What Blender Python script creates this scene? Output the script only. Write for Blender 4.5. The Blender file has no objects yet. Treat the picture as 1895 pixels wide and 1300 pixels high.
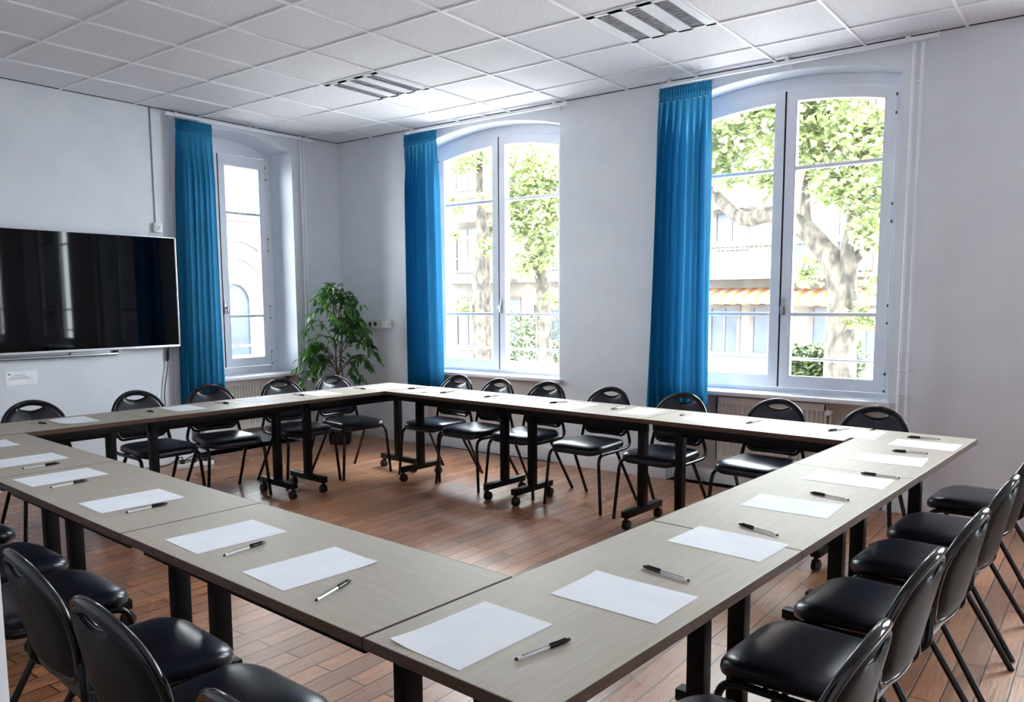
import bpy, bmesh, math, random
from mathutils import Vector, Matrix, Euler
random.seed(7)
SC = bpy.context.scene
COL = SC.collection
PI = math.pi
H = 3.146            # ceiling height
TH = 0.0597          # the table ring is turned slightly against the walls
FX, FY = 6.261, -1.147   # far right outer corner of the ring
TZ = 0.735

# ------------------------------------------------------------------ materials
def mat(name, base, rough=0.5, metal=0.0, spec=0.5, **kw):
    m = bpy.data.materials.new(name); m.use_nodes = True
    b = m.node_tree.nodes['Principled BSDF']
    b.inputs['Base Color'].default_value = (*base, 1)
    b.inputs['Roughness'].default_value = rough
    b.inputs['Metallic'].default_value = metal
    b.inputs['Specular IOR Level'].default_value = spec
    for k, v in kw.items():
        b.inputs[k.replace('_', ' ')].default_value = v
    return m
def nd(m, t, **kw):
    n = m.node_tree.nodes.new(t)
    for k, v in kw.items(): setattr(n, k, v)
    return n
def lk(m, a, b): m.node_tree.links.new(a, b)
def bsdf(m): return m.node_tree.nodes['Principled BSDF']
def mottle(m, c1, c2, scale, detail=4, stretch=(1, 1, 1), bump=0.0, bscale=None, coord='Object', dist=0.002, lo=0.35, hi=0.65):
    """noise between two colours, optional fine bump"""
    tc = nd(m, 'ShaderNodeTexCoord'); mp = nd(m, 'ShaderNodeMapping'); mp.inputs['Scale'].default_value = stretch
    no = nd(m, 'ShaderNodeTexNoise'); no.inputs['Scale'].default_value = scale; no.inputs['Detail'].default_value = detail
    cr = nd(m, 'ShaderNodeValToRGB'); e = cr.color_ramp.elements
    e[0].position = lo; e[1].position = hi; e[0].color = (*c1, 1); e[1].color = (*c2, 1)
    lk(m, tc.outputs[coord], mp.inputs[0]); lk(m, mp.outputs[0], no.inputs['Vector']); lk(m, no.outputs['Fac'], cr.inputs[0])
    lk(m, cr.outputs[0], bsdf(m).inputs['Base Color'])
    if bump:
        n2 = nd(m, 'ShaderNodeTexNoise'); n2.inputs['Scale'].default_value = bscale or scale; n2.inputs['Detail'].default_value = 3
        lk(m, mp.outputs[0], n2.inputs['Vector'])
        bp = nd(m, 'ShaderNodeBump'); bp.inputs['Strength'].default_value = bump; bp.inputs['Distance'].default_value = dist
        lk(m, n2.outputs['Fac'], bp.inputs['Height']); lk(m, bp.outputs[0], bsdf(m).inputs['Normal'])
    return m
def S(r, g, b):      # sRGB 0-255 to linear
    f = lambda c: (c / 255 / 12.92) if c <= 10 else (((c / 255) + 0.055) / 1.055) ** 2.4
    return (f(r), f(g), f(b))

M = {}
LAMP = 60.0
M['wall'] = mottle(mat('wall paint', S(220, 224, 231), 0.75), S(217, 221, 228), S(223, 227, 233), 3, 5, bump=0.25, bscale=160, dist=0.0015)
M['niche'] = mottle(mat('niche paint', S(205, 200, 196), 0.7), S(198, 193, 188), S(210, 206, 202), 4)
M['tile'] = mottle(mat('ceiling tile', S(219, 219, 224), 0.9), S(212, 212, 217), S(226, 226, 230), 60, 6, bump=0.4, bscale=220, dist=0.002)
M['tbar'] = mottle(mat('ceiling bar', S(236, 238, 241), 0.5), S(234, 236, 239), S(240, 241, 243), 4)
M['trim'] = mottle(mat('white gloss paint', S(232, 234, 238), 0.38), S(229, 231, 236), S(236, 238, 241), 6)
M['frame'] = mottle(mat('window paint', S(232, 235, 242), 0.35), S(229, 232, 240), S(236, 239, 245), 5)
M['gap_and_shadow'] = mottle(mat('dark rebate and painted shadow', S(14, 14, 18), 0.6), S(12, 12, 15), S(18, 18, 22), 20)
M['black'] = mottle(mat('black powder coat', S(4, 4, 6), 0.45, 0, .22), S(3, 3, 5), S(6, 6, 8), 90, bump=0.1, bscale=500, dist=0.0005)
M['tube'] = mottle(mat('black chair tube', S(7, 7, 9), 0.26, 0, .4), S(6, 6, 8), S(9, 9, 11), 60)
M['vinyl'] = mottle(mat('black vinyl', S(20, 22, 36), 0.3, 0, .5), S(17, 19, 32), S(23, 26, 41), 14, bump=0.12, bscale=420, dist=0.0006)
M['rim'] = mottle(mat('glossy black plastic', S(8, 8, 12), 0.13), S(7, 7, 10), S(10, 10, 14), 30)
M['shell'] = mottle(mat('dull back shell', S(13, 13, 16), 0.5, 0, .2), S(11, 11, 14), S(16, 16, 19), 120, bump=0.15, bscale=600, dist=0.0005)
M['rubber'] = mottle(mat('castor rubber', S(22, 22, 24), 0.5), S(19, 19, 21), S(27, 27, 29), 60)
M['edge'] = mottle(mat('brown table edging', S(86, 64, 53), 0.5, 0, .3), S(78, 57, 47), S(95, 72, 60), 18, stretch=(1, 1, 6))
M['paper'] = mottle(mat('white paper', S(240, 242, 247), 0.8), S(238, 240, 246), S(243, 245, 249), 8)
M['plug'] = mottle(mat('white plastic', S(225, 226, 228), 0.35), S(222, 223, 225), S(229, 230, 232), 8)
M['ivory'] = mottle(mat('ivory plastic', S(206, 203, 195), 0.35), S(202, 199, 191), S(211, 208, 200), 8)
M['dark'] = mottle(mat('dark plastic', S(20, 20, 22), 0.35), S(17, 17, 19), S(24, 24, 27), 50)
M['alu'] = mottle(mat('aluminium', S(176, 178, 184), 0.35, 0.9), S(168, 170, 177), S(186, 188, 193), 10, stretch=(1, 20, 20))
M['mirror'] = mottle(mat('lamp reflector', S(200, 202, 206), 0.22, 0.85), S(200, 202, 206), S(212, 213, 216), 20)
M['lampwhite'] = mottle(mat('lamp body', S(226, 229, 232), 0.4), S(223, 226, 229), S(230, 233, 236), 6)
M['screen'] = mottle(mat('tv glass', S(1, 1, 4), 0.03, 0, .22), S(1, 1, 3), S(1, 1, 5), 2)
M['bezel'] = mottle(mat('silver bezel', S(215, 216, 220), 0.3, 0.3), S(210, 211, 216), S(221, 222, 226), 12)
M['radiator'] = mottle(mat('radiator enamel', S(222, 219, 212), 0.4), S(218, 215, 208), S(227, 224, 217), 5)
M['ink'] = mottle(mat('print', S(60, 60, 64), 0.8), S(52, 52, 56), S(68, 68, 72), 40)
M['tubelamp'] = mat('fluorescent tube', S(240, 238, 230), 0.3, Emission_Color=(1, .96, .92, 1), Emission_Strength=LAMP)
M['barrel'] = mottle(mat('clear pen barrel', S(226, 226, 226), 0.12), S(222, 222, 223), S(230, 230, 231), 30)
M['lining'] = mottle(mat('white curtain lining', S(236, 236, 238), 0.85), S(232, 232, 235), S(240, 240, 242), 30)
def add_translucent(m, f):
    nt = m.node_tree; t = nd(m, 'ShaderNodeBsdfTranslucent'); t.inputs[0].default_value = (.9, .9, .92, 1); mx = nd(m, 'ShaderNodeMixShader'); mx.inputs[0].default_value = f
    lk(m, bsdf(m).outputs[0], mx.inputs[1]); lk(m, t.outputs[0], mx.inputs[2]); lk(m, mx.outputs[0], nt.nodes['Material Output'].inputs[0])
add_translucent(M['lining'], .5)

# glass: thin pane, mostly see-through with a fresnel sheen
def glass_mat():
    m = bpy.data.materials.new('window glass'); m.use_nodes = True; nt = m.node_tree; nt.nodes.clear()
    out = nd(m, 'ShaderNodeOutputMaterial'); mx = nd(m, 'ShaderNodeMixShader'); tr = nd(m, 'ShaderNodeBsdfTransparent')
    gl = nd(m, 'ShaderNodeBsdfGlossy'); gl.inputs['Roughness'].default_value = 0.02
    fr = nd(m, 'ShaderNodeFresnel'); fr.inputs['IOR'].default_value = 1.45
    tr.inputs[0].default_value = (0.97, 0.985, 0.98, 1)
    lk(m, fr.outputs[0], mx.inputs[0]); lk(m, tr.outputs[0], mx.inputs[1]); lk(m, gl.outputs[0], mx.inputs[2]); lk(m, mx.outputs[0], out.inputs[0])
    return m
M['glass'] = glass_mat()

def curtain_mat():
    m = bpy.data.materials.new('blue curtain cloth'); m.use_nodes = True; nt = m.node_tree
    b = bsdf(m); b.inputs['Roughness'].default_value = 0.8; b.inputs['Specular IOR Level'].default_value = 0.2
    tc = nd(m, 'ShaderNodeTexCoord'); mp = nd(m, 'ShaderNodeMapping'); mp.inputs['Scale'].default_value = (1, 1, 0.15)
    no = nd(m, 'ShaderNodeTexNoise'); no.inputs['Scale'].default_value = 40
    cr = nd(m, 'ShaderNodeValToRGB'); e = cr.color_ramp.elements
    e[0].color = (*S(4, 82, 120), 1); e[1].color = (*S(10, 104, 146), 1)
    lk(m, tc.outputs['Object'], mp.inputs[0]); lk(m, mp.outputs[0], no.inputs['Vector']); lk(m, no.outputs['Fac'], cr.inputs[0])
    lk(m, cr.outputs[0], b.inputs['Base Color'])
    tl = nd(m, 'ShaderNodeBsdfTranslucent'); tl.inputs[0].default_value = (*S(74, 160, 202), 1)
    mx = nd(m, 'ShaderNodeMixShader'); mx.inputs[0].default_value = 0.24
    out = nt.nodes['Material Output']
    lk(m, b.outputs[0], mx.inputs[1]); lk(m, tl.outputs[0], mx.inputs[2]); lk(m, mx.outputs[0], out.inputs[0])
    return m
M['curtain'] = curtain_mat()

def wood_top():
    m = mat('pale oak laminate', S(190, 184, 172), 0.5, 0, .4); b = bsdf(m)
    tc = nd(m, 'ShaderNodeTexCoord'); mp = nd(m, 'ShaderNodeMapping'); mp.inputs['Scale'].default_value = (1.2, 14, 14)
    no = nd(m, 'ShaderNodeTexNoise'); no.inputs['Scale'].default_value = 5; no.inputs['Detail'].default_value = 8; no.inputs['Distortion'].default_value = 0.6
    cr = nd(m, 'ShaderNodeValToRGB'); e = cr.color_ramp.elements
    e[0].position = 0.3; e[1].position = 0.72; e[0].color = (*S(171, 161, 146), 1); e[1].color = (*S(183, 174, 160), 1)
    oi = nd(m, 'ShaderNodeObjectInfo'); ad = nd(m, 'ShaderNodeVectorMath', operation='ADD')
    lk(m, tc.outputs['Object'], ad.inputs[0]); lk(m, oi.outputs['Random'], ad.inputs[1])
    lk(m, ad.outputs[0], mp.inputs[0]); lk(m, mp.outputs[0], no.inputs['Vector']); lk(m, no.outputs['Fac'], cr.inputs[0]); lk(m, cr.outputs[0], b.inputs['Base Color'])
    return m
M['top'] = wood_top()

def floor_mat():
    m = mat('worn oak planks', S(140, 92, 62), 0.34); b = bsdf(m)
    tc = nd(m, 'ShaderNodeTexCoord'); sp = nd(m, 'ShaderNodeSeparateXYZ'); cb = nd(m, 'ShaderNodeCombineXYZ')
    lk(m, tc.outputs['Object'], sp.inputs[0]); lk(m, sp.outputs['Y'], cb.inputs['X']); lk(m, sp.outputs['X'], cb.inputs['Y'])
    br = nd(m, 'ShaderNodeTexBrick'); br.offset = 0.37; br.offset_frequency = 2; br.squash = 1
    br.inputs['Scale'].default_value = 1; br.inputs['Brick Width'].default_value = 1.15; br.inputs['Row Height'].default_value = 0.098
    br.inputs['Mortar Size'].default_value = 0.003; br.inputs['Mortar Smooth'].default_value = 0.1; br.inputs['Bias'].default_value = 0.0
    br.inputs['Color1'].default_value = (0, 0, 0, 1); br.inputs['Color2'].default_value = (1, 1, 1, 1); br.inputs['Mortar'].default_value = (0.5, 0.5, 0.5, 1)
    lk(m, cb.outputs[0], br.inputs['Vector'])
    # grain along the planks
    mp = nd(m, 'ShaderNodeMapping'); mp.inputs['Scale'].default_value = (22, 1.6, 1)
    lk(m, tc.outputs['Object'], mp.inputs[0])
    gr = nd(m, 'ShaderNodeTexNoise'); gr.inputs['Scale'].default_value = 4.0; gr.inputs['Detail'].default_value = 12; gr.inputs['Roughness'].default_value = .68; gr.inputs['Distortion'].default_value = 0.7
    lk(m, mp.outputs[0], gr.inputs['Vector'])
    # plank tone
    cr = nd(m, 'ShaderNodeValToRGB'); e = cr.color_ramp.elements
    e[0].color = (*S(132, 80, 50), 1); e[1].color = (*S(188, 124, 82), 1)
    lk(m, br.outputs['Color'], cr.inputs[0])
    cg = nd(m, 'ShaderNodeValToRGB'); e = cg.color_ramp.elements
    e[0].position = 0.34; e[1].position = 0.66; e[0].color = (0.52, 0.47, 0.44, 1); e[1].color = (1.22, 1.2, 1.16, 1)
    lk(m, gr.outputs['Fac'], cg.inputs[0])
    mu = nd(m, 'ShaderNodeMix', data_type='RGBA', blend_type='MULTIPLY'); mu.inputs[0].default_value = 1
    lk(m, cr.outputs[0], mu.inputs[6]); lk(m, cg.outputs[0], mu.inputs[7])
    # worn greyer patches
    wn = nd(m, 'ShaderNodeTexNoise'); wn.inputs['Scale'].default_value = 0.9; wn.inputs['Detail'].default_value = 3
    lk(m, tc.outputs['Object'], wn.inputs['Vector'])
    cw = nd(m, 'ShaderNodeValToRGB'); e = cw.color_ramp.elements; e[0].position = 0.22; e[1].position = 0.86; cw.color_ramp.interpolation = 'EASE'
    e[1].color = (0.42, 0.42, 0.42, 1)
    lk(m, wn.outputs['Fac'], cw.inputs[0])
    m2 = nd(m, 'ShaderNodeMix', data_type='RGBA'); lk(m, cw.outputs[0], m2.inputs[0]); lk(m, mu.outputs[2], m2.inputs[6]); m2.inputs[7].default_value = (*S(186, 160, 138), 1)
    # dark seams
    m3 = nd(m, 'ShaderNodeMix', data_type='RGBA'); lk(m, br.outputs['Fac'], m3.inputs[0]); lk(m, m2.outputs[2], m3.inputs[6]); m3.inputs[7].default_value = (*S(52, 32, 24), 1)
    lk(m, m3.outputs[2], b.inputs['Base Color'])
    rr = nd(m, 'ShaderNodeMapRange'); rr.inputs[1].default_value = 0.3; rr.inputs[2].default_value = 0.7; rr.inputs[3].default_value = 0.2; rr.inputs[4].default_value = 0.4
    lk(m, wn.outputs['Fac'], rr.inputs[0]); lk(m, rr.outputs[0], b.inputs['Roughness'])
    bp = nd(m, 'ShaderNodeBump'); bp.inputs['Strength'].default_value = 0.35; bp.inputs['Distance'].default_value = 0.003
    iv = nd(m, 'ShaderNodeMath', operation='SUBTRACT'); lk(m, gr.outputs['Fac'], iv.inputs[0]); lk(m, br.outputs['Fac'], iv.inputs[1])
    lk(m, iv.outputs[0], bp.inputs['Height']); lk(m, bp.outputs[0], b.inputs['Normal'])
    return m
M['floor'] = floor_mat()

def leaf_mat(name, a, c, tl=0.35):
    m = bpy.data.materials.new(name); m.use_nodes = True; b = bsdf(m); b.inputs['Roughness'].default_value = 0.4
    tc = nd(m, 'ShaderNodeTexCoord'); no = nd(m, 'ShaderNodeTexNoise'); no.inputs['Scale'].default_value = 9
    cr = nd(m, 'ShaderNodeValToRGB'); e = cr.color_ramp.elements; e[0].position = 0.35; e[1].position = 0.65
    e[0].color = (*a, 1); e[1].color = (*c, 1)
    lk(m, tc.outputs['Object'], no.inputs['Vector']); lk(m, no.outputs['Fac'], cr.inputs[0]); lk(m, cr.outputs[0], b.inputs['Base Color'])
    t = nd(m, 'ShaderNodeBsdfTranslucent'); lk(m, cr.outputs[0], t.inputs[0]); mx = nd(m, 'ShaderNodeMixShader'); mx.inputs[0].default_value = tl
    lk(m, b.outputs[0], mx.inputs[1]); lk(m, t.outputs[0], mx.inputs[2]); lk(m, mx.outputs[0], m.node_tree.nodes['Material Output'].inputs[0])
    return m
M['ficus'] = leaf_mat('ficus leaf', S(34, 82, 40), S(92, 146, 56), 0.3)
M['plane'] = leaf_mat('plane tree leaf', S(92, 104, 62), S(138, 146, 100))
M['hedge'] = leaf_mat('hedge leaf', S(40, 52, 26), S(68, 82, 40))
M['stem'] = mottle(mat('ficus stem', S(92, 78, 64), 0.7), S(80, 66, 54), S(108, 92, 76), 30, stretch=(1, 1, 0.2))
M['soil'] = mottle(mat('potting soil', S(48, 38, 32), 0.95), S(40, 31, 26), S(58, 47, 40), 80)
M['bark'] = mottle(mat('plane tree bark', S(60, 53, 45), 0.85), S(32, 28, 23), S(80, 72, 61), 11, 9, stretch=(1, 1, 0.5), bump=0.5, bscale=14, dist=0.03)
M['facade'] = mottle(mat('pale render', S(104, 98, 90), 0.85), S(99, 93, 85), S(110, 104, 96), 2)
M['stone'] = mottle(mat('pale stone', S(190, 187, 182), 0.85), S(184, 181, 176), S(197, 194, 189), 3)
M['moulding'] = mottle(mat('weathered stone', S(84, 77, 72), 0.85), S(78, 71, 66), S(90, 83, 78), 3)
M['pane'] = mottle(mat('far window glass', S(52, 60, 70), 0.3), S(44, 52, 62), S(62, 70, 80), 1)
M['street'] = mottle(mat('pale asphalt', S(176, 172, 168), 0.9), S(166, 162, 158), S(186, 182, 178), 2)
M['awning'] = mottle(mat('awning cloth', S(150, 132, 108), 0.8), S(144, 126, 102), S(157, 139, 115), 4)
M['orange'] = mottle(mat('orange stripe cloth', S(150, 84, 40), 0.8), S(143, 78, 36), S(158, 92, 47), 6)
M['grey'] = mottle(mat('grey metal', S(130, 134, 140), 0.5, 0.3), S(122, 126, 132), S(138, 142, 148), 10)
M['red'] = mottle(mat('geranium red', S(206, 70, 60), 0.6), S(196, 60, 50), S(216, 84, 72), 30)
M['skirting'] = M['trim']

# ------------------------------------------------------------------ mesh helpers
class MB:
    def __init__(s): s.v = []; s.f = []; s.m = []
    def add(s, vs, fs, mi=0):
        o = len(s.v); s.v += [tuple(v) for v in vs]; s.f += [tuple(i + o for i in f) for f in fs]; s.m += [mi] * len(fs)
    def bm(s, b, mi=0, mtx=None):
        b.verts.index_update()
        s.add([(mtx @ v.co) if mtx else v.co for v in b.verts], [[v.index for v in f.verts] for f in b.faces], mi); b.free()
    def box(s, x0, x1, y0, y1, z0, z1, bev=0, mi=0, mtx=None, seg=2):
        b = bmesh.new(); bmesh.ops.create_cube(b, size=1)
        for v in b.verts: v.co = Vector((x0 + (v.co.x + .5) * (x1 - x0), y0 + (v.co.y + .5) * (y1 - y0), z0 + (v.co.z + .5) * (z1 - z0)))
        if bev: bmesh.ops.bevel(b, geom=b.edges[:], offset=bev, segments=seg, profile=0.6, affect='EDGES')
        s.bm(b, mi, mtx)
    def tube(s, pts, r, n=10, mi=0, cap=True, closed=False):
        pts = [Vector(p) for p in pts]; rr = r if isinstance(r, (list, tuple)) else [r] * len(pts)
        vs = []; N = len(pts); up = None
        for i, p in enumerate(pts):
            if closed: t = pts[(i + 1) % N] - pts[i - 1]
            else: t = pts[min(i + 1, N - 1)] - pts[max(i - 1, 0)]
            t.normalize()
            if up is None:
                up = Vector((0, 0, 1)) if abs(t.z) < .9 else Vector((0, 1, 0))
            a = t.cross(up).normalized(); up = a.cross(t).normalized()
            for k in range(n):
                g = 2 * PI * k / n; vs.append(p + (a * math.cos(g) + up * math.sin(g)) * rr[i])
        fs = []
        for i in range(N if closed else N - 1):
            j = (i + 1) % N
            for k in range(n): fs.append((i * n + k, i * n + (k + 1) % n, j * n + (k + 1) % n, j * n + k))
        if cap and not closed: fs.append(tuple(range(n))[::-1]); fs.append(tuple((N - 1) * n + k for k in range(n)))
        s.add(vs, fs, mi)
    def cyl(s, a, b, r, n=16, mi=0, r2=None): s.tube([a, b], [r, r if r2 is None else r2], n, mi)
    def lathe(s, prof, n=24, mi=0, c=(0, 0, 0)):
        vs = []; fs = []
        for r, z in prof:
            for k in range(n): g = 2 * PI * k / n; vs.append((c[0] + r * math.cos(g), c[1] + r * math.sin(g), c[2] + z))
        for i in range(len(prof) - 1):
            for k in range(n): fs.append((i * n + k, i * n + (k + 1) % n, (i + 1) * n + (k + 1) % n, (i + 1) * n + k))
        s.add(vs, fs, mi)
    def prism(s, poly, d0, d1, axis='y', mi=0):
        """extrude a 2D polygon; axis y: poly in (x,z); axis x: poly in (y,z); axis z: (x,y)"""
        f = {'y': lambda p, d: (p[0], d, p[1]), 'x': lambda p, d: (d, p[0], p[1]), 'z': lambda p, d: (p[0], p[1], d)}[axis]
        n = len(poly); vs = [f(p, d0) for p in poly] + [f(p, d1) for p in poly]
        s.add(vs, [tuple(range(n)), tuple(range(2 * n - 1, n - 1, -1))] + [(i, (i + 1) % n, n + (i + 1) % n, n + i) for i in range(n)], mi)
    def grid(s, fn, nu, nv, mi=0, wrapu=False):
        vs = [fn(i / nu, j / nv) for j in range(nv + 1) for i in range(nu + (0 if wrapu else 1))]
        w = nu + (0 if wrapu else 1); fs = []
        for j in range(nv):
            for i in range(nu): fs.append((j * w + i, j * w + (i + 1) % w, (j + 1) * w + (i + 1) % w, (j + 1) * w + i))
        s.add(vs, fs, mi)
    def build(s, name, mats, parent=None, smooth=35, loc=None, fixn=True):
        me = bpy.data.meshes.new(name); me.from_pydata(s.v, [], s.f)
        mats = mats if isinstance(mats, (list, tuple)) else [mats]
        for m in mats: me.materials.append(m)
        for p, i in zip(me.polygons, s.m): p.material_index = i
        b = bmesh.new(); b.from_mesh(me)
        if fixn: bmesh.ops.recalc_face_normals(b, faces=b.faces[:])
        if smooth:
            for f in b.faces: f.smooth = True
            for e in b.edges:
                if len(e.link_faces) != 2 or e.calc_face_angle(0) > math.radians(smooth): e.smooth = False
        b.to_mesh(me); b.free(); me.update()
        o = bpy.data.objects.new(name, me); COL.objects.link(o)
        if parent: o.parent = parent
        if loc: o.location = loc
        return o
def tag(o, label, cat, group=None, kind=None):
    o['label'] = label; o['category'] = cat
    if group: o['group'] = group
    if kind: o['kind'] = kind
    return o
def empty(name, loc=(0, 0, 0), rz=0):
    o = bpy.data.objects.new(name, None); o.empty_display_size = 0.1; COL.objects.link(o); o.location = loc; o.rotation_euler = (0, 0, rz); return o
def copy_tree(o, parent=None):
    c = o.copy(); COL.objects.link(c)
    if parent: c.parent = parent
    for ch in list(o.children): copy_tree(ch, c)
    return c
def spline(pts, n=8):
    """Catmull-Rom through pts"""
    P = [Vector(p) for p in pts]; P = [P[0] * 2 - P[1]] + P + [P[-1] * 2 - P[-2]]; out = []
    for i in range(1, len(P) - 2):
        for k in range(n):
            t = k / n; a, b, c, d = P[i - 1], P[i], P[i + 1], P[i + 2]
            out.append(0.5 * ((2 * b) + (-a + c) * t + (2 * a - 5 * b + 4 * c - d) * t * t + (-a + 3 * b - 3 * c + d) * t ** 3))
    out.append(P[-2]); return out
def ringp(s, q):     # a point of the table ring, s to the left along the window row, q towards the camera
    c, n = math.cos(TH), math.sin(TH)
    return (FX - s * c - q * n, FY + s * n - q * c)

# ------------------------------------------------------------------ room shell
XR, YN, YC = 11.3, -5.45, -7.3
W3 = dict(c=4.76, hw=.82, zs=2.966, za=3.07); W2 = dict(c=2.06, hw=.825, zs=2.972, za=3.082); W4 = dict(c=7.46, hw=.82, zs=2.966, za=3.07); W5 = dict(c=10.16, hw=.82, zs=2.966, za=3.07); W1 = dict(c=-1.22, hw=.617, zs=2.972, za=3.074)
def arch(w, x, off=0.0):
    h = w['za'] - w['zs']; R = (w['hw'] ** 2 + h * h) / (2 * h); d = min(abs(x - w['c']), w['hw'])
    return w['za'] - R + math.sqrt((R - off) ** 2 - d * d)
def wall_with_windows(name, a0, a1, wins, depth, axis, sgn, label):
    """solid wall between a0 and a1 with arched openings down to the floor; room face at 0, outer face at sgn*depth"""
    b = MB(); top = H + .25
    def bx(u0, u1, z0, z1):
        if axis == 'y': b.box(u0, u1, min(0, sgn * depth), max(0, sgn * depth), z0, z1)
        else: b.box(min(0, sgn * depth), max(0, sgn * depth), u0, u1, z0, z1)
    cur = a0
    for w in wins:
        bx(cur, w['c'] - w['hw'], -.3, top); cur = w['c'] + w['hw']
        N = 20
        for i in range(N):
            u0 = w['c'] - w['hw'] + 2 * w['hw'] * i / N; u1 = w['c'] - w['hw'] + 2 * w['hw'] * (i + 1) / N
            b.prism([(u0, arch(w, u0)), (u1, arch(w, u1)), (u1, top), (u0, top)], 0, sgn * depth, axis)
        bx(w['c'] - w['hw'], w['c'] + w['hw'], -.3, 0.0)
    bx(cur, a1, -.3, top)
    o = b.build(name, M['wall'], smooth=None)
    return tag(o, label, 'wall', kind='structure')
wall_with_windows('wall_far', -.62, XR + .2, [W2, W3, W4, W5], .42, 'y', 1, 'pale wall with the tall arched windows facing the viewer')
wall_with_windows('wall_left', -7.4, 0, [W1], .62, 'x', -1, 'pale wall carrying the big black screen and one arched window')

b = MB(); b.box(-.5, XR, YC, .30, -.06, 0); tag(b.build('floor', M['floor'], smooth=None), 'worn orange brown plank floor under the tables', 'floor', kind='structure')
b = MB(); b.box(-.02, XR, YC, .02, H + .004, H + .06)
ceil = tag(b.build('ceiling', M['tile'], smooth=None), 'suspended ceiling of grey square tiles in white bars', 'ceiling', kind='structure')
b = MB(); X0, Y0 = -.057, -2.822
i = 1
while X0 + .6 * i < XR:
    b.box(X0 + .6 * i - .0075, X0 + .6 * i + .0075, YC, 0, H - .006, H + .006); i += 1
j = -7
while Y0 + .6 * j < 0:
    if Y0 + .6 * j > YC: b.box(0, XR, Y0 + .6 * j - .0075, Y0 + .6 * j + .0075, H - .0055, H + .006)
    j += 1
b.build('ceiling_grid', M['tbar'], ceil, smooth=None)
b = MB(); b.box(0, XR, -.008, 0, H - .001, H + .006); b.box(0, .008, YC, 0, H - .0008, H + .006); b.build('painted_shadow_line', M['gap_and_shadow'], ceil, smooth=None)  # dark strip painted in for the shade line along the ceiling edge

b = MB(); b.box(XR, XR + .2, YC, 0, -.3, H + .2); tag(b.build('wall_right', M['wall'], smooth=None), 'plain pale side wall beyond the right row of chairs', 'wall', kind='structure')
DX0, DX1 = 5.665, 6.90
b = MB(); b.box(0, DX0, YN - .15, YN, -.05, H + .2); b.box(DX1, XR, YN - .15, YN, -.05, H + .2); b.box(DX0, DX1, YN - .15, YN, 2.2, H + .2)
tag(b.build('wall_near', M['wall'], smooth=None), 'pale wall with the doorway the room is seen through', 'wall', kind='structure')
b = MB(); b.box(0, XR, YC - .2, YC, -.05, H + .2); tag(b.build('wall_corridor', M['wall'], smooth=None), 'corridor wall behind the doorway', 'wall', kind='structure')
b = MB(); b.box(DX0 - .045, DX0 - .0005, YN - .004, YN + .014, 0, 2.24, .004); b.box(DX0 - .0005, DX0 + .006, YN - .15, YN + .014, 0, 2.2, .002)
tag(b.build('trim_1', M['trim'], smooth=30), 'white door jamb at the bottom left corner of the view', 'door frame', kind='structure')

# skirting boards
def skirt(name, boxes, label):
    b = MB()
    for q in boxes: b.box(*q, bev=.004)
    return tag(b.build(name, M['trim'], smooth=30), label, 'baseboard', kind='structure')
skirt('baseboard_far', [(.0, W2['c'] - W2['hw'], -.018, 0, 0, .14), (W2['c'] + W2['hw'], W3['c'] - W3['hw'], -.018, 0, 0, .14), (W3['c'] + W3['hw'], W4['c'] - W4['hw'], -.018, 0, 0, .14), (W4['c'] + W4['hw'], W5['c'] - W5['hw'], -.018, 0, 0, .14), (W5['c'] + W5['hw'], XR, -.018, 0, 0, .14),
      (W2['c'] - W2['hw'], W2['c'] + W2['hw'], .03, .05, 0, .14), (W3['c'] - W3['hw'], W3['c'] + W3['hw'], .10, .12, 0, .11)], 'white baseboard running under the two facing windows')
skirt('baseboard_left', [(0, .018, -5.4, W1['c'] - W1['hw'], 0, .12), (0, .018, W1['c'] + W1['hw'], -.018, 0, .12), (-.25, -.232, W1['c'] - W1['hw'], W1['c'] + W1['hw'], 0, .12)], 'white baseboard along the wall with the screen')

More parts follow.
